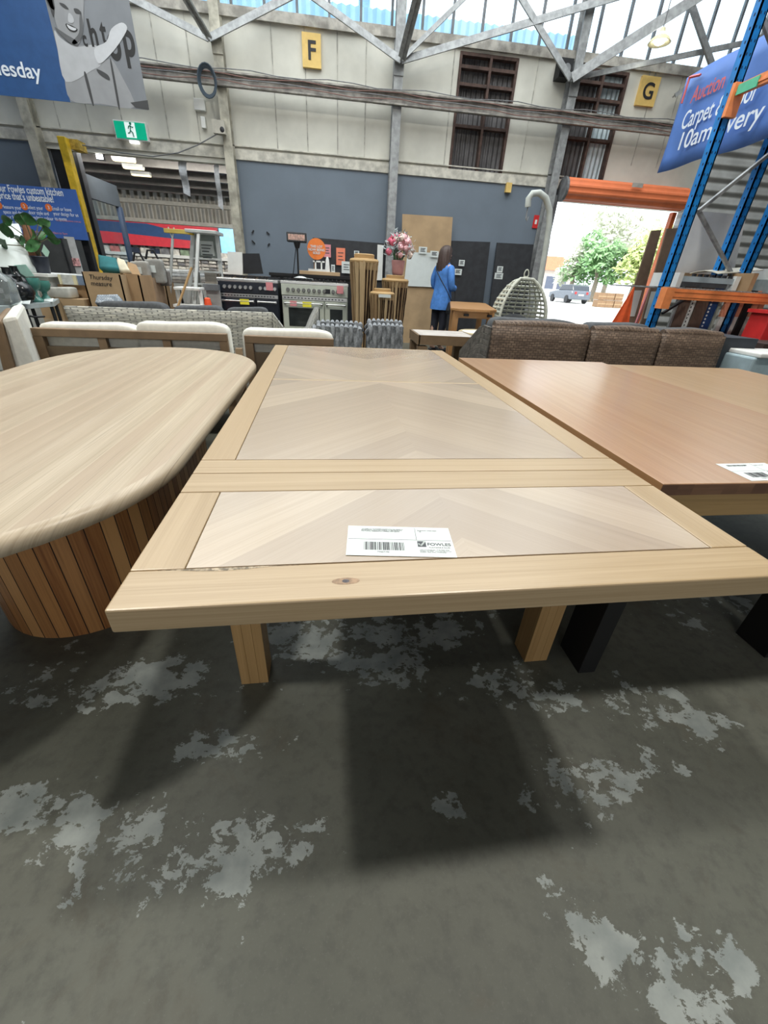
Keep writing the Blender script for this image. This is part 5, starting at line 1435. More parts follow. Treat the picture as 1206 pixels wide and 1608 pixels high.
# grey wicker sofa
wg = weave('grey wicker', (.60, .58, .49), (.40, .40, .36), 9, 62)
ya, yb = 4.05, 4.35
A, B = P(101, 480, ya), P(428, 491, yb)
t = thing('wicker_sofa', 'long grey wicker sofa with dark cushions, its back towards us behind the white cushions', 'sofa', ((A.x + B.x) / 2, 4.2, 0))
zt_ = (A.z + B.z) / 2
def wick_back(u, v):
    base = A.lerp(B, u); return Vector((base.x + (.05 - .1 * u) * (1 - v) + .0, base.y + .0, .06 + (zt_ - .06) * v))
mb = MB(); mb.sheet(wick_back, 24, 10, scale=(2.0, .8)); mb.build('back', wg, t, world=True, smooth_=True, solid=.06)
C = P(452, 521, 4.4); Dd = P(484, 517, 4.4); E_ = P(500, 478, 4.9)
mb = MB()
def wick_end(u, v):
    x = B.x + (C.x - B.x) * u; zt2 = B.z + (C.z - B.z) * u; return Vector((x, yb, .06 + (zt2 - .06) * v))
mb.sheet(wick_end, 8, 8, scale=(.3, .7)); mb.build('back_slope', wg, t, world=True, solid=.06)
arm = [P(452, 519, 4.4), P(475, 519, 4.5), P(484, 512, 4.6), P(490, 496, 4.75), P(497, 482, 4.85)]
mb = MB(); mb.sheet(lambda u, v: (lambda k: arm[k].lerp(arm[min(k + 1, 4)], u * 4 - k))(min(3, int(u * 4))) * 1 - Vector((0, 0, .0)) + Vector((0, 0, -(1 - v) * .55)) , 16, 6, scale=(.6, .5)); mb.build('arm', wg, t, world=True, smooth_=True, solid=.05)
mb = MB(); mb.box((A.x, 4.2, .06), (C.x, 4.95, .36), 0); mb.build('base', wg, t, world=True)
for f0, f1 in ((.12, .46), (.47, .73), (.74, .97)):
    a, b = A.lerp(B, f0), A.lerp(B, f1); mb = MB(); cushion(mb, (a.x, a.y + .08, .4), (b.x, a.y + .24, zt_ + (.045 if f0 < .4 else .03))); mb.build('back_cushion', cushg, t, world=True, smooth_=True)
    mb = MB(); cushion(mb, (a.x, a.y + .22, .36), (b.x, a.y + .8, .5)); mb.build('seat_cushion', cushg, t, world=True, smooth_=True)
# patterned pillow standing on it
q0, q1 = P(153, 480, 4.5), P(198, 483, 4.5); q2, q3 = P(188, 466, 4.56), P(157, 468, 4.56)
mb = MB(); mb.sheet(lambda u, v: q0.lerp(q1, u).lerp(q3.lerp(q2, u), v), 8, 6, scale=(.3, .2))
pp = weave('blue white pattern', (.62, .66, .70), (.30, .36, .42), 30, 30, .9)
tag(mb.build('throw_pillow', pp, smooth_=True, solid=.08), 'blue and white patterned pillow peeping over the grey wicker sofa', 'pillow')

# rope chairs
rope = mat('grey rope strap', (.23, .245, .26), .9, var=.25, scale=60, bmp=.3)


def rope_chair(lab, a, b, y, z, nst):
    t = thing('rope_chair', lab, 'chair', ((a + b) / 2, y, 0), group='grey rope strap chairs'); h = (b - a) / 2
    fr = mat('chair frame', (.22, .23, .24), .5)
    def fr_pt(u): x = -h + 2 * h * u; e = max(0, abs(x) - h * .8) / (h * .2); return Vector((x, .12 * e * e, z - .05 * e * e))
    mb = MB(); mb.tube([fr_pt(i / 20) for i in range(21)], .022, 8); mb.build('back_frame', fr, t, smooth_=True)
    mb = MB(); mb.tube([fr_pt(i / 20) * 1 + Vector((0, .02, -(z - .38))) for i in range(21)], .018, 8); mb.build('seat_frame', fr, t, smooth_=True)
    for k in range(nst):
        mb = MB()
        u0 = (k + .5) / nst
        pts = []
        for i in range(15):
            v = i / 14; c = fr_pt(min(.995, max(.005, u0 + .35 / nst * math.sin(v * PI * 4 + (k % 2) * PI) * .42))); pts.append(Vector((c.x, c.y - .028 - .012 * math.sin(v * PI * 4 + (k % 2) * PI), (z + .022) * (1 - v) + .36 * v - (z - c.z) * (1 - v))))
        pts = [pts[0] + Vector((0, .05, -.01)), pts[0] + Vector((0, .028, .012))] + pts
        mb.tube(pts, [h / nst * .7, h / nst * .8] + [h / nst * (1.0 + .12 * math.cos(i * PI * 8 / 14)) for i in range(len(pts) - 2)], 8); mb.build('rope_strap', rope, t, smooth_=True)
    mb = MB(); cushion(mb, (-h + .02, -.03, .42), (h - .02, .05, z + .012)); mb.build('back_weave', rope, t, smooth_=True)
    mb = MB(); cushion(mb, (-h + .03, .06, .38), (h - .03, .6, .5)); mb.build('seat_cushion', cushg, t, smooth_=True)
    for sx in (-h + .04, h - .04):
        mb = MB(); mb.tube([(sx, .12, z - .08), (sx * .97, .1, .36), (sx, .03, .01)], .016, 8); mb.build('leg', fr, t, smooth_=True)
        mb = MB(); mb.tube([(sx, .62, .36), (sx, .66, .01)], .016, 8); mb.build('leg', fr, t, smooth_=True)
    return t


for (px0, px1, py, Y, nst, lab) in ((487, 571, 518, 3.95, 11, 'grey rope chair just right of the narrow white cushioned armchair'), (575, 636, 516.5, 3.95, 8, 'grey rope chair beside the tan side table'),
                                   (494, 572, 511, 4.75, 10, 'grey rope chair behind, at the foot of the pale stove'), (574, 634, 509, 4.75, 8, 'grey rope chair behind, at the foot of the timber planters')):
    a, b = P(px0, py, Y), P(px1, py, Y); rope_chair(lab, a.x + .015, b.x - .015, Y, (a.z + b.z) / 2, nst)
# tan side table
a, b = P(658, 527, 4.15), P(748, 529, 4.15); c = P(636, 517, 4.65); z = (a.z + b.z) / 2
t = thing('side_table', 'tan side table with a slatted pale top between rope chairs and brown wicker', 'table', ((a.x + b.x) / 2, 4.4, 0))
yb = 4.62
mb = MB()
for k in range(5): y0 = 4.15 + k * .095; mb.box((a.x + .004, y0, z - .02), (b.x - .004, y0 + .088, z), 0)
mb.build('slat_top', mat('pale tan slats', (.50, .46, .42), .5, var=.1), t, world=True, bevel=.002)
for nm, lo, hi in (('apron', (a.x, 4.14, z - .085), (b.x, 4.16, z - .0)), ('apron', (a.x, yb, z - .085), (b.x, yb + .02, z)), ('apron', (a.x - .01, 4.14, z - .085), (a.x + .012, yb + .02, z)), ('apron', (b.x - .012, 4.14, z - .085), (b.x + .01, yb + .02, z))):
    mb = MB(); mb.box(lo, hi, 0); mb.build(nm, tanm, t, world=True)
for x in (a.x, b.x - .09):
    for y in (4.14, yb - .07): mb = MB(); mb.box((x, y, 0), (x + .09, y + .09, z - .1), 2); mb.build('leg', tanm, t, world=True)
# small rattan stool behind it
p = P(735, 545, 5.1); t = thing('rattan_stool', 'pale rattan framed stool showing between the side table and the brown wicker sofa', 'stool', (p.x + .15, 5.1, 0))
mb = MB(); mb.tube([(math.cos(k * PI / 10) * .27, math.sin(k * PI / 10) * .27, .62) for k in range(20)], .02, 8, closed=True); mb.build('hoop', mat('straw rattan', (.5, .42, .26), .7), t, smooth_=True)
mb = MB(); mb.tube([(math.cos(k * PI / 10) * .24, math.sin(k * PI / 10) * .24, .1) for k in range(20)], .015, 8, closed=True); mb.build('hoop', MATS['straw rattan'], t, smooth_=True)
mb = MB()
for k in range(18): a_ = k * 2 * PI / 18; mb.tube([(math.cos(a_) * .27, math.sin(a_) * .27, .62), (math.cos(a_) * .2, math.sin(a_) * .2, .35), (math.cos(a_) * .24, math.sin(a_) * .24, .02)], .006, 5)
mb.build('spokes', black, t); mb = MB(); cushion(mb, (-.22, -.22, .56), (.22, .22, .64)); mb.build('seat_pad', cushw, t, smooth_=True)

# brown wicker sofa in three modules
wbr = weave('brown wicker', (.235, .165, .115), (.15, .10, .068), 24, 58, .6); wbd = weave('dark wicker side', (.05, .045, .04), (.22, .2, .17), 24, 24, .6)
Yb = 3.25
xs = [P(772, 512, Yb).x, P(929, 516, Yb).x, P(1040, 523, Yb).x, P(1141, 527, Yb).x]
for k in range(3):
    x0, x1 = xs[k] + .008, xs[k + 1] - .008; z = .875 if k == 0 else .87
    t = thing('wicker_module', ['left module of the brown wicker sofa, beside the tan side table', 'middle module of the brown wicker sofa', 'right module of the brown wicker sofa, below the blue rack'][k], 'sofa', ((x0 + x1) / 2, Yb, 0), group='brown wicker sofa modules')
    mb = MB()
    mb.sheet(lambda u, v: (x0 + (x1 - x0) * u, Yb - .03 * math.sin(v * PI), .05 + (z - .05) * v), 12, 8, scale=(x1 - x0, .85)); mb.build('back', wbr, t, world=True, smooth_=True, solid=.02)
    mb = MB(); mb.tube([(x0 + .02, Yb + .03, z - .01), ((x0 + x1) / 2, Yb + .03, z + .005), (x1 - .02, Yb + .03, z - .01)], .04, 10); mb.build('top_roll', wbr, t, world=True, smooth_=True)
    for xx, nm in ((x0, 'l'), (x1, 'r')):
        mb = MB(); sgn = .0
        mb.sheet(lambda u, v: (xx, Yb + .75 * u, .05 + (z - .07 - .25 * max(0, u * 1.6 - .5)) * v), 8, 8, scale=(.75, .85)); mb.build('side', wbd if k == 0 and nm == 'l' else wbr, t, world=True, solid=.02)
    mb = MB(); mb.box((x0, Yb + .05, .05), (x1, Yb + .78, .33), 0); mb.build('base', wbr, t, world=True)
    mb = MB(); cushion(mb, (x0 + .02, Yb + .07, .4), (x1 - .02, Yb + .25, z + [.045, .05, .035][k])); mb.build('back_cushion', cushg, t, world=True, smooth_=True)
    mb = MB(); cushion(mb, (x0 + .02, Yb + .2, .33), (x1 - .02, Yb + .8, .47)); mb.build('seat_cushion', cushg, t, world=True, smooth_=True)
x0 = xs[3] + .01
mb = MB(); mb.box((x0, Yb + .02, 0), (x0 + .32, Yb + .7, .86), 0); tag(mb.build('dark_box', mat('dark slate box', (.022, .028, .036), .5)), 'dark slate coloured box against the right end of the brown wicker sofa', 'box')

# ================================================================== THE RACK ON THE RIGHT
RY = 4.3; xp = .762 * RY
t = thing('pallet_rack', 'blue and orange pallet rack at the right', 'rack', (xp, RY, 0)); rack = t
slotm = mat('slot dark', (.004, .02, .07))


def rack_post(x, y, parent, w_=.075, d_=.075, top=4.2):
    mb = MB(); mb.box((x, y, .0), (x + w_, y + .012, top), 2, 0); mb.box((x, y, 0), (x + .012, y + d_, top), 2, 0); mb.box((x + w_ - .012, y, 0), (x + w_, y + d_, top), 2, 0)
    mb.box((x - .04, y - .03, 0), (x + w_ + .04, y + d_ + .03, .012), 2, 0)
    o = mb.build('upright', rackblue, parent, world=True)
    mb = MB(); z = .2
    while z < top - .1:
        for dx in (.2, .62): mb.box((x + w_ * dx, y - .002, z), (x + w_ * (dx + .11), y + .002, z + .016), 2, 0)
        mb.box((x - .002, y + .03, z), (x + .002, y + .042, z + .016), 2, 0)
        z += .075
    mb.build('slot_holes', slotm, o, world=True)


rack_post(xp, RY, t); rack_post(.885 * 4.6, 4.6, t); rack_post(.955 * 4.45, 4.45, t)
for a, b in ((P(1096, 332, RY + .1), P(1225, 228, RY + .2)), (P(1096, 330, RY + .12), P(1150, 432, RY + .25)), (P(1190, 10, RY + .1), P(1225, 105, RY + .1))):
    mb = MB(); mb.bar(a, b, .028, .028); mb.build('brace', steel, t, world=True)
obeam = mat('orange beam', (.82, .27, .09), .5, var=.12)
z1, z0 = P(1045, 452, RY - .06).z, P(1045, 469, RY - .06).z
mb = MB(); mb.box((xp - .01, RY - .08, z0), (xp + 2.2, RY - .03, z1), 0, 0); mb.box((xp - .01, RY - .085, z0 + .02), (xp + 2.2, RY - .08, z0 + .03), 0, 0); mb.box((xp - .01, RY - .085, z1 - .03), (xp + 2.2, RY - .08, z1 - .02), 0, 0)
mb.build('beam', obeam, t, world=True)
mb = MB(); mb.box((xp - .015, RY - .09, z0 - .09), (xp + .075, RY - .0, z1 + .005), 2, 0); mb.build('beam_connector', obeam, t, world=True)
mb = MB()
for k in range(60): x = xp + k * .037; mb.box((x, RY - .08, z1 + .002), (x + .006, RY + .9, z1 + .012), 1, 0)
for k in range(6): mb.box((xp, RY - .07 + k * .17, z1), (xp + 2.2, RY - .06 + k * .17, z1 + .01), 0, 0)
mb.build('wire_deck', steel, t, world=True)
pa, pb = P(1156, 146, RY - .02), None
yb_ = 1.2; zb1, zb0 = P(1160, 130, 4.25).z, P(1156, 152, 4.25).z
mb = MB(); mb.box((xp + .02, yb_, zb0 + .01), (xp + .06, RY - .01, zb1 + .0), 1, 0); mb.box((xp + .012, yb_, zb0 + .03), (xp + .02, RY, zb0 + .045), 1, 0); mb.build('beam', obeam, t, world=True)
mb = MB(); mb.box((xp - .012, RY - .04, zb0 - .12), (xp + .09, RY - .005, zb1 + .01), 2, 0); mb.build('beam_connector', obeam, t, world=True)
mb = MB(); mb.box((xp + .008, RY - .24, zb0 + .005), (xp + .018, RY - .05, zb1 - .01), 1, 0); mb.build('green_label', mat('green label', (.10, .50, .30), .5), t, world=True)['label'] = 'green label on the upper beam'
# wrapped board behind the rack
slab('wrapped_board', ((1082, 330), (1172, 338), (1150, 440), (1058, 432)), 5.05, 'plastic wrapped pale board standing behind the blue rack', 'board', mat('cloudy wrap', (.56, .56, .56), .35, var=.12, scale=2), .08, .03, floor_z=z1 + .013)
# what lies on the deck
dz = z1 + .013
a, b = P(1062, 446, RY + .1), P(1158, 450, RY + .1)
t = thing('appliance', 'white metal appliance frame lying on the wire deck of the rack', 'appliance', ((a.x + b.x) / 2, RY + .3, dz))
hw = (b.x - a.x) / 2
MB().box((-hw, -.2, 0), (-hw + .05, .2, .13), 0, 0).build('end_panel', white, t); MB().box((hw - .05, -.2, 0), (hw, .2, .13), 0, 0).build('end_panel', white, t)
MB().box((-hw + .05, -.18, .055), (hw - .05, -.14, .105), 0, 0).build('front_rail', mat('blue grey metal', (.34, .41, .45), .5), t)
MB().box((-hw + .05, -.12, .0), (hw - .05, .18, .09), 0, 0).build('body', dsteel, t)
mb = MB()
for k in range(7): x = -hw * .45 + k * hw * .2; mb.box((x, -.16, .105), (x + .03, -.13, .13), 0, 0)
mb.build('clips', black, t)
mb = MB(); a = P(1095, 440, RY + .45); b = P(1165, 428, RY + .45); mb.sheet(lambda u, v: (a.x + (b.x - a.x) * u, RY + .2 + .4 * v, dz + .145 + .06 * u + .03 * math.sin(v * 3)), 6, 4)
tag(mb.build('cream_sheet', mat('cream plastic', (.60, .57, .47), .5), solid=.006), 'crumpled cream sheet lying over the white appliance frame', 'sheet')
a = P(1061, 428, RY + .75); mb = MB(); mb.box((a.x, RY + .65, dz), (a.x + .42, RY + .75, a.z), 0, .3); tag(mb.build('timber_block', [card]), 'brown carton edge lying behind the white appliance on the rack', 'box')
a = P(1166, 428, RY + .02); b = P(1178, 449, RY); mb = MB(); mb.box((b.x - .03, RY - .02, dz), (b.x + .02, RY + .3, a.z), 2, 0); tag(mb.build('carton_end', card), 'slim brown carton standing at the right end of the white appliance', 'box')
a, b = P(1187, 420, RY + .2), P(1230, 441, RY + .2)
mb = MB(); mb.box((b.x - .22, RY + .1, dz), (b.x + .3, RY + .5, b.z), 0, 0); tag(mb.build('grey_carton', mat('pale blue grey', (.42, .50, .52), .6)), 'pale blue grey case on the rack at the right edge, under the white box', 'case')
t = thing('white_box', 'white box with black print on the rack at the right edge', 'box', (b.x, RY + .3, b.z))
MB().box((-.19, -.2, 0), (.3, .2, a.z - b.z), 0, 0).build('carton', white, t); mb = MB()
for k in range(5): mb.box((-.14 + k * .03, -.203, .045), (-.12 + k * .03, -.2, .075), 0, 0)
mb.build('print', ink, t)
# lengths stored upright beneath the beam
rr = random.Random(8); owh = mat('salmon paint', (.80, .33, .20), .6)
dbl = mat('dark blue steel', (.012, .05, .16), .5); brn = mat('brown stored board', (.12, .08, .06), .6)
stored = [(1064, 1067, steel, None, 'thin grey steel length nearest the rack upright'), (1068, 1085, brn, None, 'brown stored board beside the rack upright'), (1087, 1095, white, None, 'white slotted panel stored upright under the orange beam'),
          (1096, 1114, brn, None, 'wide dark brown board stored under the orange beam'), (1116, 1129, dbl, None, 'dark blue steel length with holes, left one under the beam'), (1131, 1135, mat('grey green trim', (.35, .38, .33), .6), None, 'narrow grey green length under the orange beam'),
          (1141, 1149, owh, 1, 'orange and white painted length, left one of the stored bundle'), (1151, 1163, dbl, None, 'dark blue steel length with holes, right one under the beam'), (1164, 1171, owh, 1, 'orange and white painted length in the middle of the stored bundle'),
          (1173, 1183, black, None, 'black stored board between the painted lengths'), (1185, 1193, owh, 1, 'orange and white painted length, third from the left in the stored bundle'), (1196, 1203, owh, 1, 'orange and white painted length at the right edge of the photo')]
for k, (pa, pb, m, two, lab) in enumerate(stored):
    yk = RY + .16 + .012 * (k % 3); a, b = P(pa, 474, yk), P(pb, 474, yk); wd = b.x - a.x; zt2 = z0 + .12; mb = MB()
    sp = P(pa, 498, yk).z if two else 0
    mb.box((a.x, yk, sp), (b.x, yk + .03, zt2), 2, 0, 0)
    if two: mb.box((a.x, yk, 0), (b.x, yk + .03, sp), 2, 0, 1)
    if 'holes' in lab or 'slotted' in lab:
        for q in range(20): mb.box((a.x + wd * .08, yk - .003, .5 + .035 * q), (a.x + wd * .25, yk, .518 + .035 * q), 2, 0, 1 if 'holes' in lab else 2)
    tag(mb.build('stored_length', [m, white, ink]), lab, 'length', 'lengths stored upright in the rack')
mb = MB(); mb.bar(P(1040, 492, RY - .02), P(1086, 464, RY + .1), .022, .022); tag(mb.build('dark_rod', black), 'black rod slanting under the orange beam beside the upright', 'rod')
t = thing('red_crate', 'red plastic crate at the right edge below the orange beam', 'crate', (P(1195, 500, 3.9).x + .17, 4.0, 0))
a, b = P(1182, 491, 3.95), P(1160, 530, 3.95)
MB().box((-.1, -.12, .0), (.4, .1, a.z), 0, 0).build('body', red, t, bevel=.01); MB().box((-.13, -.14, a.z), (.42, .12, a.z + .03), 0, 0).build('rim', red, t)
a, b = P(1190, 560, 3.0), P(1206, 592, 3.0)
t = thing('grey_tub', 'pale blue tub with a white lid at the right edge beyond the tan table', 'tub', (a.x + .2, 3.15, 0))
MB().box((-.22, -.15, 0), (.3, .15, a.z - .01), 0, 0).build('body', mat('pale blue plastic', (.33, .43, .47), .5), t, bevel=.015); MB().box((-.2, -.17, a.z - .01), (.32, .17, a.z + .025), 0, 0).build('lid', white, t, bevel=.01)
a = P(1195, 535, 3.5); mb = MB(); mb.box((a.x, 3.45, a.z - .14), (a.x + .6, 3.8, a.z - .02), 0, 0); mb.box((a.x + .02, 3.5, 0), (a.x + .08, 3.56, a.z - .14), 2, 0); mb.box((a.x + .5, 3.5, 0), (a.x + .56, 3.56, a.z - .14), 2, 0)
tag(mb.build('brown_bench', mat('dark brown bench', (.05, .032, .026), .6)), 'dark brown bench end at the right edge above the pale blue tub', 'bench')
# two tall cardboard lengths by the doorway
for k, (c4, Yk, lab) in enumerate(((((1024, 362), (1039, 361), (998, 508), (978, 508)), 6.2, 'tall folded cardboard length by the doorway, left of the pair'), (((1048, 359), (1066, 358), (1030, 505), (1006, 508)), 5.9, 'tall folded cardboard length by the doorway, right of the pair'))):
    q = [P(px, py, Yk) for px, py in c4]; k_ = lambda a_, b_: b_ + (b_ - a_) * ((b_.z - .005) / max(.05, a_.z - b_.z))
    f0, f1 = k_(q[0], q[3]), k_(q[1], q[2]); mb = MB(); th = Vector((0, .025, 0)); q[2], q[3] = f1, f0
    mb.poly([q[3], q[2], q[1], q[0]]); mb.poly([q[0] + th, q[1] + th, q[2] + th, q[3] + th])
    for i in range(4): mb.poly([q[i], q[(i + 1) % 4], q[(i + 1) % 4] + th, q[i] + th])
    o = mb.build('cardboard_length', mat('grey brown cardboard', (.21, .145, .10), .8)); tag(o, lab, 'cardboard', 'cardboard lengths by the doorway')
    o['kind'] = 'thing'
    mb = MB(); a = q[0].lerp(q[3], .38) - Vector((0, .004, 0)); b = q[1].lerp(q[2], .38) - Vector((0, .004, 0)); c = q[1].lerp(q[2], .56) - Vector((0, .004, 0)); d = q[0].lerp(q[3], .56) - Vector((0, .004, 0))
    a, b = a.lerp(b, .1), a.lerp(b, .75); d, c = d.lerp(c, .1), d.lerp(c, .75); mb.poly([d, c, b, a])
    lb = mb.build('paper_tag', paper, o, world=True)
p = P(1035, 505, 5.6)
for k, (px, m, nm) in enumerate(((1012, pink, 'pink'), (1019, white, 'white'), (1025, blackm, 'black'))):
    a, b = P(px + 10, 448, 6.1 + .03 * k), P(px - 12, 505, 6.1 + .03 * k); d = (a - b).normalized(); f = a - d * ((a.z - .005) / d.z)
    mb = MB(); mb.bar(f, a, .03, .03); tag(mb.build('trim_length', m), 'thin %s trim length leaning between the two tall cardboard lengths' % nm, 'length')

# ================================================================== LEFT SIDE: POST, SIGN, PLANT, SHELVES, CARTONS, LADDERS
p = P(96, 215, 8.5); q = P(155, 425, 8.5)
t = thing('yellow_post', 'yellow steel post in front of the hall opening, rust at its top', 'post', ((p.x + q.x) / 2, 8.5, 0))
MB().box((-.055, -.06, 0), (.055, .06, p.z), 2, 0).build('tube', yellow, t, bevel=.008); MB().box((.05, .06, p.z - .12), (.17, .3, p.z + .0), 2, 0).build('top_bracket', mat('rusty yellow', (.48, .32, .05), .8, var=.4, scale=25), t)
MB().box((-.12, -.12, 0), (.12, .12, .015), 0).build('base_plate', yellow, t)
mb = MB(); a = P(110, 250, 8.95); mb.box((-.50 * 9 + .02, 9.02, 0), (-.465 * 9, 9.1, zo), 2, 0); struct(mb.build('trim_5', black))
# kitchen sign
YS = 8.2; x0, x1 = -5.6, P(126, 330, YS).x; z0, z1 = P(60, 372.5, YS).z, P(60, 293, YS).z
t = thing('kitchen_sign', 'blue sign board about custom kitchens with three numbered steps', 'sign', ((x0 + x1) / 2, YS, z0))
mb = MB(); mb.box((x0, YS, z0), (x1, YS + .03, z1), 0, 0); mb.build('board', mat('sign blue', (.05, .13, .42), .45, var=.04), t, world=True)
for sx in (x0 + .4, x1 - .35): mb = MB(); mb.box((sx, YS + .03, 0), (sx + .06, YS + .07, z1 - .05), 2, 0); mb.build('leg', dsteel, t, world=True)
hS = z1 - z0; yy = YS - .003
def st_(body, px, py, px2, m, size, bold=.008, al='LEFT'):
    a, b = P(px, py, yy), P(px2, py + (px2 - px) * .07, yy)
    o = text(body, size, (0, yy, a.z), m, t, 'front', bold=bold); k = (b.x - a.x) / TW[o.name] if al == 'LEFT' else 1
    o.scale = (k, 1, 1); o.location = Vector((a.x, yy, a.z)) - t.location; return o
def rst(body, px_r, py, wid, m, size, bold=.008):
    b = P(px_r, py, yy); o = text(body, size, (0, yy, b.z), m, t, 'front', bold=bold); k = wid / TW[o.name]; o.scale = (k, 1, 1); o.location = Vector((b.x - wid, yy, b.z)) - t.location
pm = (P(100, 310, yy).x - P(0, 310, yy).x) / 100
rst('Design your Fowles custom kitchen', 100, 308, 132 * pm, wt, .125, .014); rst("at a price that's unbeatable!", 85, 318, 100 * pm, wt, .125, .014)
for body, px, py in (('Select your\ndoor style and\nbenchtop colour', 43, 328), ('Email or leave\nyour design for us\nto quote', 82, 330)):
    text(body, .066, P(px, py, yy), wt, t, 'front').scale = (.74, 1, 1)
text('Measure your\nspace and design\nyour kitchen plan\nusing our own\nonline design', .066, P(3, 327, yy), wt, t, 'front').scale = (.74, 1, 1)
text('customerkitchens.com.au', .035, P(88, 347, yy), mat('sign pink', (.6, .25, .3)), t, 'front')
text('Open Monday to Friday 8.30am to 5pm', .04, P(36, 364, yy), mat('sign pink', (.6, .25, .3)), t, 'front')
for n_, px, py in (('1', -2, 322), ('2', 38, 324), ('3', 76.5, 326)):
    c = P(px, py, yy); mb = MB(); M = Matrix(((1, 0, 0, c.x), (0, 0, -1, c.y), (0, 1, 0, c.z), (0, 0, 0, 1)))
    mb.prism([(math.cos(k * PI / 10) * .048, math.sin(k * PI / 10) * .048) for k in range(20)], 0, .002, M=M); mb.build('number_disc', orange, t, world=True)
    text(n_, .06, (c.x, yy - .004, c.z - .02), wt, t, 'front', align='CENTER')
# dark cabinet with green tag, flyer stand
a, b = P(62, 372, 7.6), P(112, 430, 7.6)
mb = MB(); mb.box((P(66, 400, 7.6).x, 7.6, 0), (P(106, 400, 7.6).x, 8.1, a.z), 2, 0); c = P(71, 395, 7.59); mb.poly([(c.x - .05, 7.59, c.z), (c.x, 7.59, c.z - .09), (c.x + .06, 7.59, c.z + .0), (c.x + .01, 7.59, c.z + .09)], mi=1)
mb.box((P(104, 400, 7.6).x - .02, 7.59, 0), (P(104, 400, 7.6).x, 7.6, a.z), 2, 0, 2)
tag(mb.build('dark_cabinet', [mat('dark grey door', (.045, .048, .05), .6), mat('green tag', (.45, .68, .55)), black]), 'dark grey tall cabinet with a pale green diamond tag under the blue sign', 'cabinet')
a = P(112, 372, 7.7); mb = MB(); mb.box((P(108, 400, 7.7).x, 7.7, 0), (P(122, 400, 7.7).x, 7.73, a.z), 2, 0, 0); c0, c1 = P(111, 405, 7.69), P(127, 418, 7.69); mb.box((c0.x, 7.685, c1.z), (c1.x, 7.7, c0.z), 0, 0, 1)
tag(mb.build('flyer_board', [mat('grey flyer', (.45, .46, .46), .5), mat('red white flyer', (.6, .3, .3), .6, var=.8, scale=30)]), 'narrow grey board with a red and white flyer beside the yellow post', 'board')
mb = MB(); a = P(125, 375, 8.3); mb.box((P(124, 400, 8.3).x, 8.3, 0), (P(139, 400, 8.3).x + .05, 8.4, a.z + .1), 2, 0); tag(mb.build('black_sheet', black), 'black panel standing behind the yellow post below the sign', 'panel')
# white slanting panel
q = [P(-25, 356, 5.6), P(30, 353, 5.6), P(58, 428, 5.3), P(-25, 428, 5.3)]
mb = MB(); th = Vector((0, .05, 0)); mb.sheet(lambda u, v: q[3].lerp(q[2], u).lerp(q[0].lerp(q[1], u), v) + Vector((0, -.10 * math.sin(u * PI) * (1 - v * .5), 0)), 12, 8)
tag(mb.build('white_moulding', mat('glossy white moulding', (.62, .68, .65), .25, var=.03), smooth_=True, solid=.03), 'glossy white curved moulding leaning beside the potted plant, left edge', 'moulding')
# shelf unit
ySh = 5.2; a, b = P(-20, 428, ySh), P(74, 427, ySh); z = (a.z + b.z) / 2
t = thing('shelf_unit', 'white low shelf unit under the potted plant at the left', 'shelf', ((a.x + b.x) / 2, ySh + .25, 0))
mb = MB(); mb.box((a.x - .3, ySh, z - .03), (b.x, ySh + .55, z), 0, 0); mb.build('top', white, t, world=True, bevel=.004)
mb = MB(); mb.box((a.x - .3, ySh + .06, .0), (P(70, 440, ySh).x, ySh + .5, z - .03), 2, 0); mb.build('body', mat('shelf grey white', (.50, .52, .50), .5), t, world=True)
# carton with stripes
a, b = P(88, 429, 5.3), P(128, 428, 5.3); c = P(124, 448, 5.3)
x = a.x; zt_ = a.z; z0 = c.z; mb = MB()
mb.box((x, 5.32, z0), (b.x, 5.7, zt_ - .01), 0, 0, 0)
wsp = b.x - x
for f0, f1, mi in ((0, .1, 1), (.56, .7, 1), (.74, .98, 2)): mb.box((x + wsp * f0, 5.312, z0 + .002), (x + wsp * f1, 5.32, zt_ - .012), 0, 0, mi)
tag(mb.build('striped_case', [mat('pale grey print', (.50, .52, .50), .6, var=.2, scale=20), mat('cream stripe', (.62, .58, .38), .6), mat('slate blue patch', (.17, .23, .33), .6)]), 'pale case with cream stripes and a slate blue end on the cartons, left', 'case')
mb = MB(); mb.box((P(91, 449, 5.35).x, 5.35, 0), (P(133, 449, 5.35).x, 5.75, z0 - .002), 0, 0); tag(mb.build('carton', card), 'brown carton under the striped case', 'box')
# carton with a bag on it
zc2 = P(100, 469, 5.12).z; xa, xb = P(62, 480, 5.12).x, P(134, 480, 5.12).x
mb = MB(); mb.box((xa, 5.12, 0), (xb, 5.33, zc2), 0, 0); mb.box((xa, 5.117, zc2 - .25), (xb, 5.12, zc2 - .2), 0, 0, 1); tag(mb.build('carton', [card2, tape]), 'large pale brown carton with a linen bag on top, by the vases table', 'box')
mb = MB(); cushion(mb, (xa + .02, 5.13, zc2), (xb - .12, 5.31, zc2 + .1)); tag(mb.build('linen_bag', mat('linen bag', (.42, .42, .38), .9, var=.2), smooth_=True), 'pale linen bag lying on the large brown carton', 'bag')
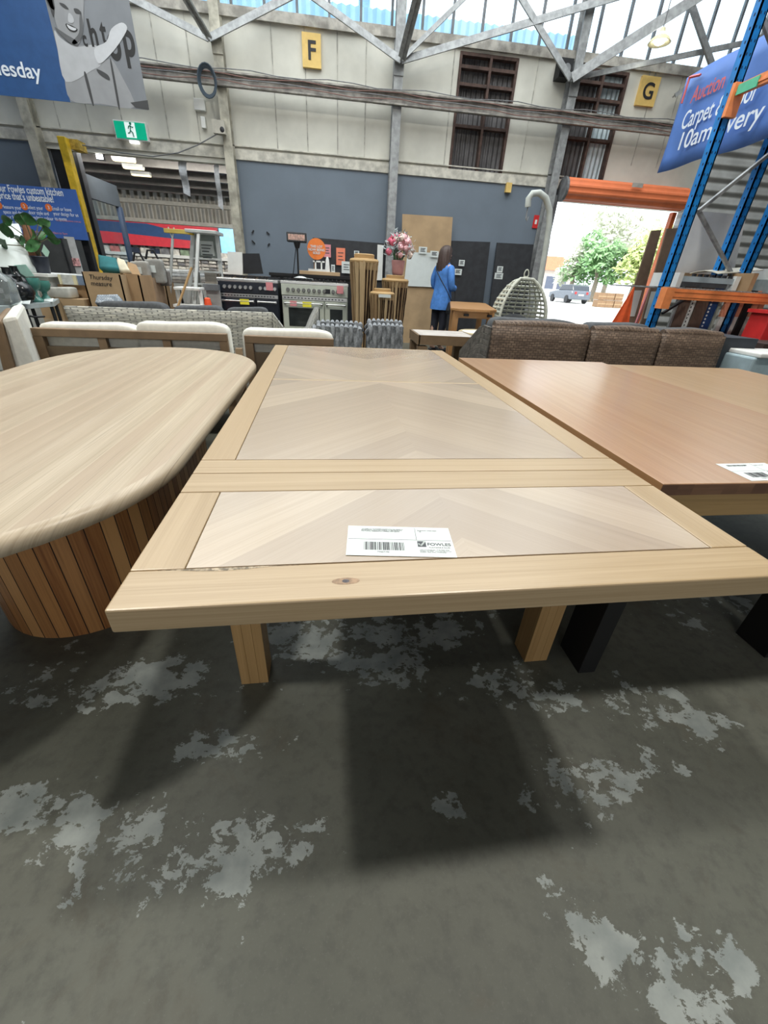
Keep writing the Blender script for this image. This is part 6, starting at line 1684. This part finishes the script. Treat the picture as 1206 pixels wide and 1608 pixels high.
# tall cartons with goods (front row)
def carton(x0p, x1p, ytp, Y, lab, m, dep=.35, tp=None, skew=0, group='tall cartons behind the wicker sofa'):
    a, b = P(x0p, ytp, Y), P(x1p, ytp, Y); mb = MB(); z = (a.z + b.z) / 2
    mb.box((a.x, Y, 0), (b.x, Y + .012, z), 2, 0, 0); mb.box((a.x, Y + dep, 0), (b.x, Y + dep + .012, z - .02), 2, 0, 0); mb.box((a.x, Y, 0), (a.x + .012, Y + dep, z), 2, 0, 0); mb.box((b.x - .012, Y, 0), (b.x, Y + dep, z - .01), 2, 0, 0); mb.box((a.x, Y, .01), (b.x, Y + dep, .03), 2, 0, 0)
    mb.box((a.x + .02, Y + .02, z - .16), (b.x - .02, Y + dep - .01, z - .14), 2, 0, 0)
    if tp: mb.box((a.x + (b.x - a.x) * .45, Y - .003, z * .62), (b.x, Y, z * .66), 0, 0, 1)
    return tag(mb.build('carton', [m, tape]), lab, 'box', group), (a.x, b.x, z)


o, (xa, xb, zc3) = carton(128, 187, 428, 5.15, 'tall brown carton with black handwriting, first of the tall row', card2, tp=1)
tt = P(140, 438, 5.145); tx_ = text('Thursday\nmeasure', .06, tt, ink, None, 'front', bold=.0, shear=.2); tx_.name = 'handwriting'; tx_.parent = o; tx_.matrix_parent_inverse = Matrix.Translation(-o.location)
o, (xa2, xb2, zc4) = carton(191, 217, 430, 5.3, 'tall brown carton with torn flaps, second of the tall row', card, tp=1)
o, _ = carton(214, 237, 434, 5.7, 'grey brown carton with white tags, third of the tall row', mat('dull cardboard', (.29, .20, .125), .85, var=.15))
carton(241, 259, 442, 6.25, 'small brown carton standing on the floor, right end of the carton row', card, .3)
mb = MB(); q0, q1, q2, q3 = P(160, 425, 5.35), P(188, 427, 5.35), P(182, 410, 5.5), P(158, 404, 5.5); mb.sheet(lambda u, v: q0.lerp(q1, u).lerp(q3.lerp(q2, u), v) + Vector((0, -.03 * math.sin(u * PI), 0)), 6, 5); tag(mb.build('teal_cushion', mat('teal fabric', (.02, .13, .14), .9), smooth_=True, solid=.07), 'teal cushion sticking out of the first tall carton', 'cushion')
mb = MB(); q0, q1, q2, q3 = P(184, 430, 5.4), P(207, 429, 5.4), P(196, 413, 5.5), P(186, 408, 5.5); mb.sheet(lambda u, v: q0.lerp(q1, u).lerp(q3.lerp(q2, u), v), 6, 5); tag(mb.build('cream_cushion', mat('cream fabric', (.62, .56, .42), .9), smooth_=True, solid=.07), 'cream cushion sticking out of the second tall carton', 'cushion')
mb = MB(); q0, q1, q2, q3 = P(202, 432, 5.42), P(222, 434, 5.42), P(214, 416, 5.5), P(200, 411, 5.5); mb.sheet(lambda u, v: q0.lerp(q1, u).lerp(q3.lerp(q2, u), v), 6, 5); tag(mb.build('carton_flap', card, solid=.006), 'raised brown cardboard flap between the second and third tall cartons', 'cardboard')
for k, (px, py, wpx, hpx, c, lab) in enumerate(((222, 428, 20, 34, (.33, .32, .29), 'grey shoulder bag hanging at the front of the bag stack'), (243, 426, 24, 36, (.27, .27, .25), 'darker grey shoulder bag hanging beside the ladder'), (255, 437, 20, 22, (.13, .12, .11), 'small dark brown bag lying on the carton right of the bags'))):
    Yk = 5.75 + .12 * k; a, b = P(px - wpx / 2, py + hpx / 2, Yk), P(px + wpx / 2, py - hpx / 2, Yk); t = thing('shoulder_bag', lab, 'bag', ((a.x + b.x) / 2, Yk, a.z), group='grey bags by the cartons'); hw = (b.x - a.x) / 2; hg = b.z - a.z
    mb = MB(); cushion(mb, (-hw, -.05, 0), (hw, .05, hg)); mb.build('bag_body', mat('bag fabric %d' % k, c, .8, var=.2), t, smooth_=True)
    mb = MB(); mb.tube([(-hw * .7, 0, hg * .9), (-hw * .3, 0, hg * 1.35), (hw * .3, 0, hg * 1.35), (hw * .7, 0, hg * .9)], .012, 6); mb.build('strap', blackm, t, smooth_=True)
    MB().box((-hw * .2, -.058, hg * .45), (hw * .3, -.052, hg * .75), 0, 0).build('paper_tag', paper, t)
# stacked throws on a bench behind the ladder
a, b = P(252, 425, 7.6), P(310, 418, 7.6)
zb_ = P(280, 445, 7.6).z
mb = MB(); mb.box((a.x - .05, 7.6, 0), (b.x + .1, 8.3, zb_), 0, 0); tag(mb.build('display_bench', mat('bench grey', (.33, .33, .31), .6)), 'grey bench carrying folded rugs behind the ladders', 'bench')
for k in range(4):
    mb = MB(); cushion(mb, (a.x + .02 * k, 7.62, zb_ + .045 * k), (b.x + .04 - .03 * k, 8.2, zb_ + .045 * k + .05)); tag(mb.build('folded_rug', mat('rug %d' % k, [(.18, .16, .14), (.35, .33, .3), (.45, .46, .46), (.55, .56, .55)][k], .9, var=.2, scale=30), smooth_=True), 'folded rug on the grey bench behind the ladders, %s of the stack' % ['lowest', 'second from the bottom', 'second from the top', 'topmost'][k], 'rug', 'folded rugs in a stack')
# table with vases at the left
YT = 3.9; a, b = P(-10, 488, 3.7), P(84, 476, 4.6)
zT = (P(40, 481, 4.1).z)
t = thing('display_table', 'pale grey display table holding vases at the left edge', 'table', (-2.9, 4.2, 0)); gt = mat('pale grey top', (.36, .41, .41), .35)
q = [G(-30, 488, zT), G(86, 473, zT), G(60, 466, zT), G(-40, 474, zT)]
e0, e1 = G(-40, 484, zT), G(84, 474, zT); back = Vector((-.2, .46, 0))
mb = MB(); mb.prism([(e0.x, e0.y), (e1.x, e1.y), (e1.x + back.x, e1.y + back.y), (e0.x + back.x, e0.y + back.y)], zT - .04, zT); mb.build('tabletop', gt, t, world=True, bevel=.003)
for u, v in ((.55, .12), (.93, .15), (.55, .85), (.93, .85)):
    c = e0.lerp(e1, u) + back * v; mb = MB(); mb.tube([(c.x, c.y, 0), (c.x, c.y, zT - .04)], .016, 8); mb.build('leg', black, t, world=True)
def vase(px, py_base, prof, m, lab, grp=None, u=.4, nm='vase', notch=None):
    c = e0.lerp(e1, (px + 40) / 124) + back * u; c.z = zT; k = 1
    t = thing(nm, lab, 'vase', c, group=grp); MB().lathe(prof, n=22).build('body', m, t, smooth_=True); return t
jade = mat('jade glaze', (.07, .24, .20), .25, var=.1); ink_b = mat('black glaze', (.012, .014, .016), .2)
gob = [(.045, 0), (.05, .012), (.02, .05), (.022, .075), (.055, .1), (.07, .14), (.066, .17), (.058, .17), (.06, .14), (.01, .1)]
vase(50, 470, [(r * 1.0, z * 1.15) for r, z in gob], jade, 'jade green goblet vase with a pale green tag, left of the two goblets', 'jade goblet vases', .35)
vase(66, 470, gob, jade, 'jade green goblet vase nearest the table end', 'jade goblet vases', .45)
sph = [(.03, 0), (.075, .03), (.095, .085), (.08, .14), (.035, .17), (.03, .2), (.035, .21)]
vase(30, 470, sph, ink_b, 'round black vase in front on the display table', 'black vases', .3)
vase(24, 470, [(r * 1.05, z * 1.35) for r, z in sph], ink_b, 'taller black vase behind the round black vase', 'black vases', .65)
vase(12, 470, [(r * 1.1, z * 1.3) for r, z in sph], ink_b, 'black vase standing farthest left among the black vases', 'black vases', .6)
vase(2, 470, [(.09, 0), (.1, .02), (.1, .17), (.06, .22), (.03, .24), (.03, .28)], mat('clear bottle glass', (.75, .82, .82), .08, trans=.85), 'clear glass bottle vase at the left edge of the display table', None, .25)
c = e0.lerp(e1, .71) + back * .3; mb = MB(); mb.poly([(c.x - .05, c.y, zT + .2), (c.x + .06, c.y, zT + .21), (c.x + .03, c.y - .02, zT + .3), (c.x - .07, c.y - .02, zT + .29)]); tag(mb.build('green_note', mat('pale green note', (.45, .75, .66), .6), solid=.002), 'pale green note stuck on the left jade goblet', 'note')
for u, v in ((.38, .1), (.48, .15), (.8, .3)):
    c = e0.lerp(e1, u) + back * v; mb = MB(); mb.poly([(c.x, c.y, zT + .004), (c.x + .09, c.y + .0, zT + .004), (c.x + .08, c.y + .05, zT + .03), (c.x, c.y + .05, zT + .02)]); tag(mb.build('price_card', paper, solid=.002), 'white price card lying on the display table, %s' % {.38: 'nearest the clear bottle', .48: 'in front of the black vases', .8: 'by the jade goblets'}[u], 'card', 'price cards on the display table')
# potted plant
pb = P(66, 428, 5.35); zp = z_sh = (P(-20, 428, ySh).z + P(74, 427, ySh).z) / 2
t = thing('potted_plant', 'broad leaved green plant in a small dark pot on the white shelf', 'plant', (pb.x, 5.38, zp)); rr = random.Random(2)
MB().lathe([(.06, 0), (.065, .01), (.085, .15), (.08, .155)], n=18).build('pot', mat('dark navy pot', (.02, .025, .04), .4), t, smooth_=True)
MB().lathe([(.055, .13), (.05, .3), (.03, .42)], (-.04, .02, 0), n=10).build('bark_stake', mat('bark brown', (.22, .10, .05), .8), t)
stems = MB(); lv = []
for px, py in ((60, 352), (72, 366), (48, 385), (62, 383), (30, 380), (25, 345), (5, 346), (14, 371), (56, 372), (76, 374), (2, 384), (40, 378), (68, 356), (35, 338)):
    e = P(px, py, 5.3 + rr.uniform(-.15, .2)) - t.location; m_ = Vector((e.x * .4, e.y * .5, .12 + e.z * .5)); stems.tube([(0, 0, .13), m_, e], .005, 5)
    lv.append(e)
stems.build('stems', mat('stem brown green', (.10, .10, .05)), t)
for e in lv:
    mb = MB(); d = Vector((rr.uniform(-1, 1), rr.uniform(-.5, .3), rr.uniform(-.5, .2))).normalized(); sd = Vector((-d.z, rr.uniform(-.6, -.2), d.x)).normalized(); n_ = d.cross(sd); ln = rr.uniform(.10, .16)
    mb.sheet(lambda u, v: e + d * ln * (v - .1) + sd * (u - .5) * ln * .75 * math.sin(PI * min(1, v * .96 + .02)) ** .7 + n_ * ln * (.35 * (u - .5) ** 2 - .25 * (v - .4) ** 2), 6, 8)
    mb.build('leaf', leafm, t, smooth_=True)
mb = MB(); cc = [P(-5, 480, 4.05) + Vector((0, 0, -.02)), P(30, 492, 4.1), P(55, 498, 4.2), P(70, 497, 4.3)]; mb.tube(cc, .008, 6); tag(mb.build('power_lead', blackm, smooth_=True), 'black cord drooping under the display table', 'cord')

# ladders ------------------------------------------------------------------
alu = mat('pale aluminium', (.58, .61, .60), .4, .3, var=.06)
YL = 6.5
t = thing('platform_ladder', 'tall aluminium platform ladder with a notice, left of the black stove', 'ladder', (P(305, 480, YL).x, YL, 0))
S4 = lambda px, py, Y: P(px, py, Y)
for nm, a, b, wd in (('rail', (303, 366, YL), (297, 480, YL), .045), ('rail', (340, 366, YL), (352, 470, YL), .045), ('rail', (312, 366, YL - .25), (306, 480, YL - .45), .035), ('rear_leg', (302, 366, YL + .1), (314, 452, YL + .5), .05)):
    p0, p1 = P(*a), P(*b); d = (p0 - p1).normalized(); f = p0 - d * ((p0.z - .01) / d.z) if p0.z > p1.z else p1
    mb = MB(); mb.bar(f, p0, .03, wd, up=(1, 0, 0)); mb.build(nm, alu, t, world=True)
a, b = P(300, 362, YL), P(347, 364, YL); mb = MB(); mb.box((a.x, YL - .28, a.z - .035), (b.x, YL + .12, a.z), 0, 0); mb.build('platform', alu, t, world=True, bevel=.005)
a, b = P(313, 378, YL + .03), P(338, 402, YL + .03); mb = MB(); mb.box((P(310, 400, YL).x, YL + .02, P(310, 404, YL).z), (P(343, 400, YL).x, YL + .03, P(310, 366, YL).z), 0, 0); mb.build('back_panel', mat('grey green panel', (.27, .31, .29), .6), t, world=True)
mb = MB(); mb.box((a.x, YL + .01, b.z), (b.x, YL + .018, a.z), 0, 0); nt_ = mb.build('notice', paper, t, world=True)
mb = MB()
for k in range(5): mb.box((a.x + .02, YL + .006, a.z - .05 - k * .035), (a.x + .02 + (b.x - a.x) * (.75 - .12 * (k % 3)), YL + .01, a.z - .04 - k * .035), 0, 0)
mb.build('notice_print', gink, t, world=True)
for py in (404, 424, 444, 464):
    a, b = P(302, py, YL - .01), P(347, py + 2, YL - .01); mb = MB(); mb.box((a.x, YL - .05, a.z - .02), (b.x, YL + .02, a.z), 0, 0); mb.build('tread', alu, t, world=True)
a, b = P(258, 361, YL - .1), P(303, 363, YL - .1)
t = thing('yellow_level', 'yellow long box level lying on the ladder tops', 'tool', ((a.x + b.x) / 2, YL - .1, a.z - .03))
MB().box((-(b.x - a.x) / 2, -.03, 0), ((b.x - a.x) / 2, .03, .045), 0, 0).build('bar', mat('dull yellow bar', (.55, .42, .10), .5), t, bevel=.004); MB().box(((b.x - a.x) / 2 - .06, -.033, -.003), ((b.x - a.x) / 2, .033, .048), 0, 0).build('end_cap', yellow, t)
t = thing('clothes_pole', 'thin white upright pole left of the platform ladder', 'pole', (P(267, 480, YL - .1).x, YL - .1, 0))
a = P(271, 375, YL - .1); f = P(266, 480, YL - .1); d = (a - f).normalized(); f = a - d * ((a.z - .01) / d.z)
mb = MB(); mb.tube([f, a], .018, 8); mb.build('pole', alu, t, world=True)
mb = MB(); mb.tube([a, a + Vector((-.03, 0, .12))], .008, 6); mb.tube([a, a + Vector((.04, 0, .12))], .008, 6); mb.build('fork', alu, t, world=True)
# small white step stool
YW = 6.05; a, b = P(276, 450, YW), P(316, 454, YW)
t = thing('step_stool', 'small white step stool in front of the platform ladder', 'stool', ((a.x + b.x) / 2, YW, 0))
mb = MB(); mb.box((a.x, YW - .1, a.z - .03), (b.x, YW + .22, a.z), 0, 0); mb.build('top_step', white, t, world=True, bevel=.006)
for dx0, dx1, dy in ((a.x + .02, a.x - .03, -.12), (b.x - .02, b.x + .0, -.12), (a.x + .02, a.x, .35), (b.x - .02, b.x, .35)):
    mb = MB(); mb.bar((dx1, YW + dy, 0), (dx0, YW + .02, a.z - .03), .03, .04, up=(1, 0, 0)); mb.build('leg', white if dy < 0 else blackm, t, world=True)
c = P(275, 477, YW - .08); mb = MB(); mb.box((a.x - .02, YW - .16, c.z - .03), (b.x, YW + .1, c.z), 0, 0); mb.build('lower_step', white, t, world=True)
a, b = P(301, 420, YW - .15), P(278, 485, YW - .25); d = (a - b).normalized(); f = a - d * ((a.z - .01) / d.z); mb = MB(); mb.tube([f, a], .014, 8); tag(mb.build('broom_handle', wood('broom wood', (.45, .28, .12), (.55, .36, .17), (.5, .32, .14), .5, 40), smooth_=True), 'wooden broom handle leaning across the white step stool', 'broom')
# cone, grey panels, boxes beside the stove
c = P(328, 486, 5.9); zt_ = P(328, 469, 5.9).z
t = thing('traffic_cone', 'small orange cone peeping over the grey wicker sofa', 'cone', (c.x, 5.9, .25))
MB().lathe([(.17, 0), (.16, .02), (.10, .05), (.035, zt_ - .25), (.02, zt_ - .24)], n=20).build('cone', mat('cone orange', (.9, .10, .03), .5), t, smooth_=True); MB().box((-.18, -.18, -.25), (.18, .18, 0), 0, 0).build('base_block', dsteel, t)
a, b = P(318, 446, 6.2), P(343, 454, 6.2); mb = MB(); mb.box((a.x, 6.2, b.z - .02), (b.x, 6.3, a.z), 0, 0, 0); mb.box((a.x + .02, 6.24, 0), (b.x - .0, 6.28, b.z - .02), 0, 0, 1)
tag(mb.build('grey_trolley', [mat('dark grey bar', (.14, .15, .16), .5), mat('grey trolley', (.36, .36, .35), .6)]), 'grey boxed trolley between the ladder and the black stove', 'trolley')
slab('taupe_sheet', ((320, 423), (338, 424), (340, 450), (320, 450)), 6.7, 'plain grey brown panel behind the ladder, left of the black stove', 'panel', mat('taupe board', (.38, .34, .29), .7), .03, floor_z=0)
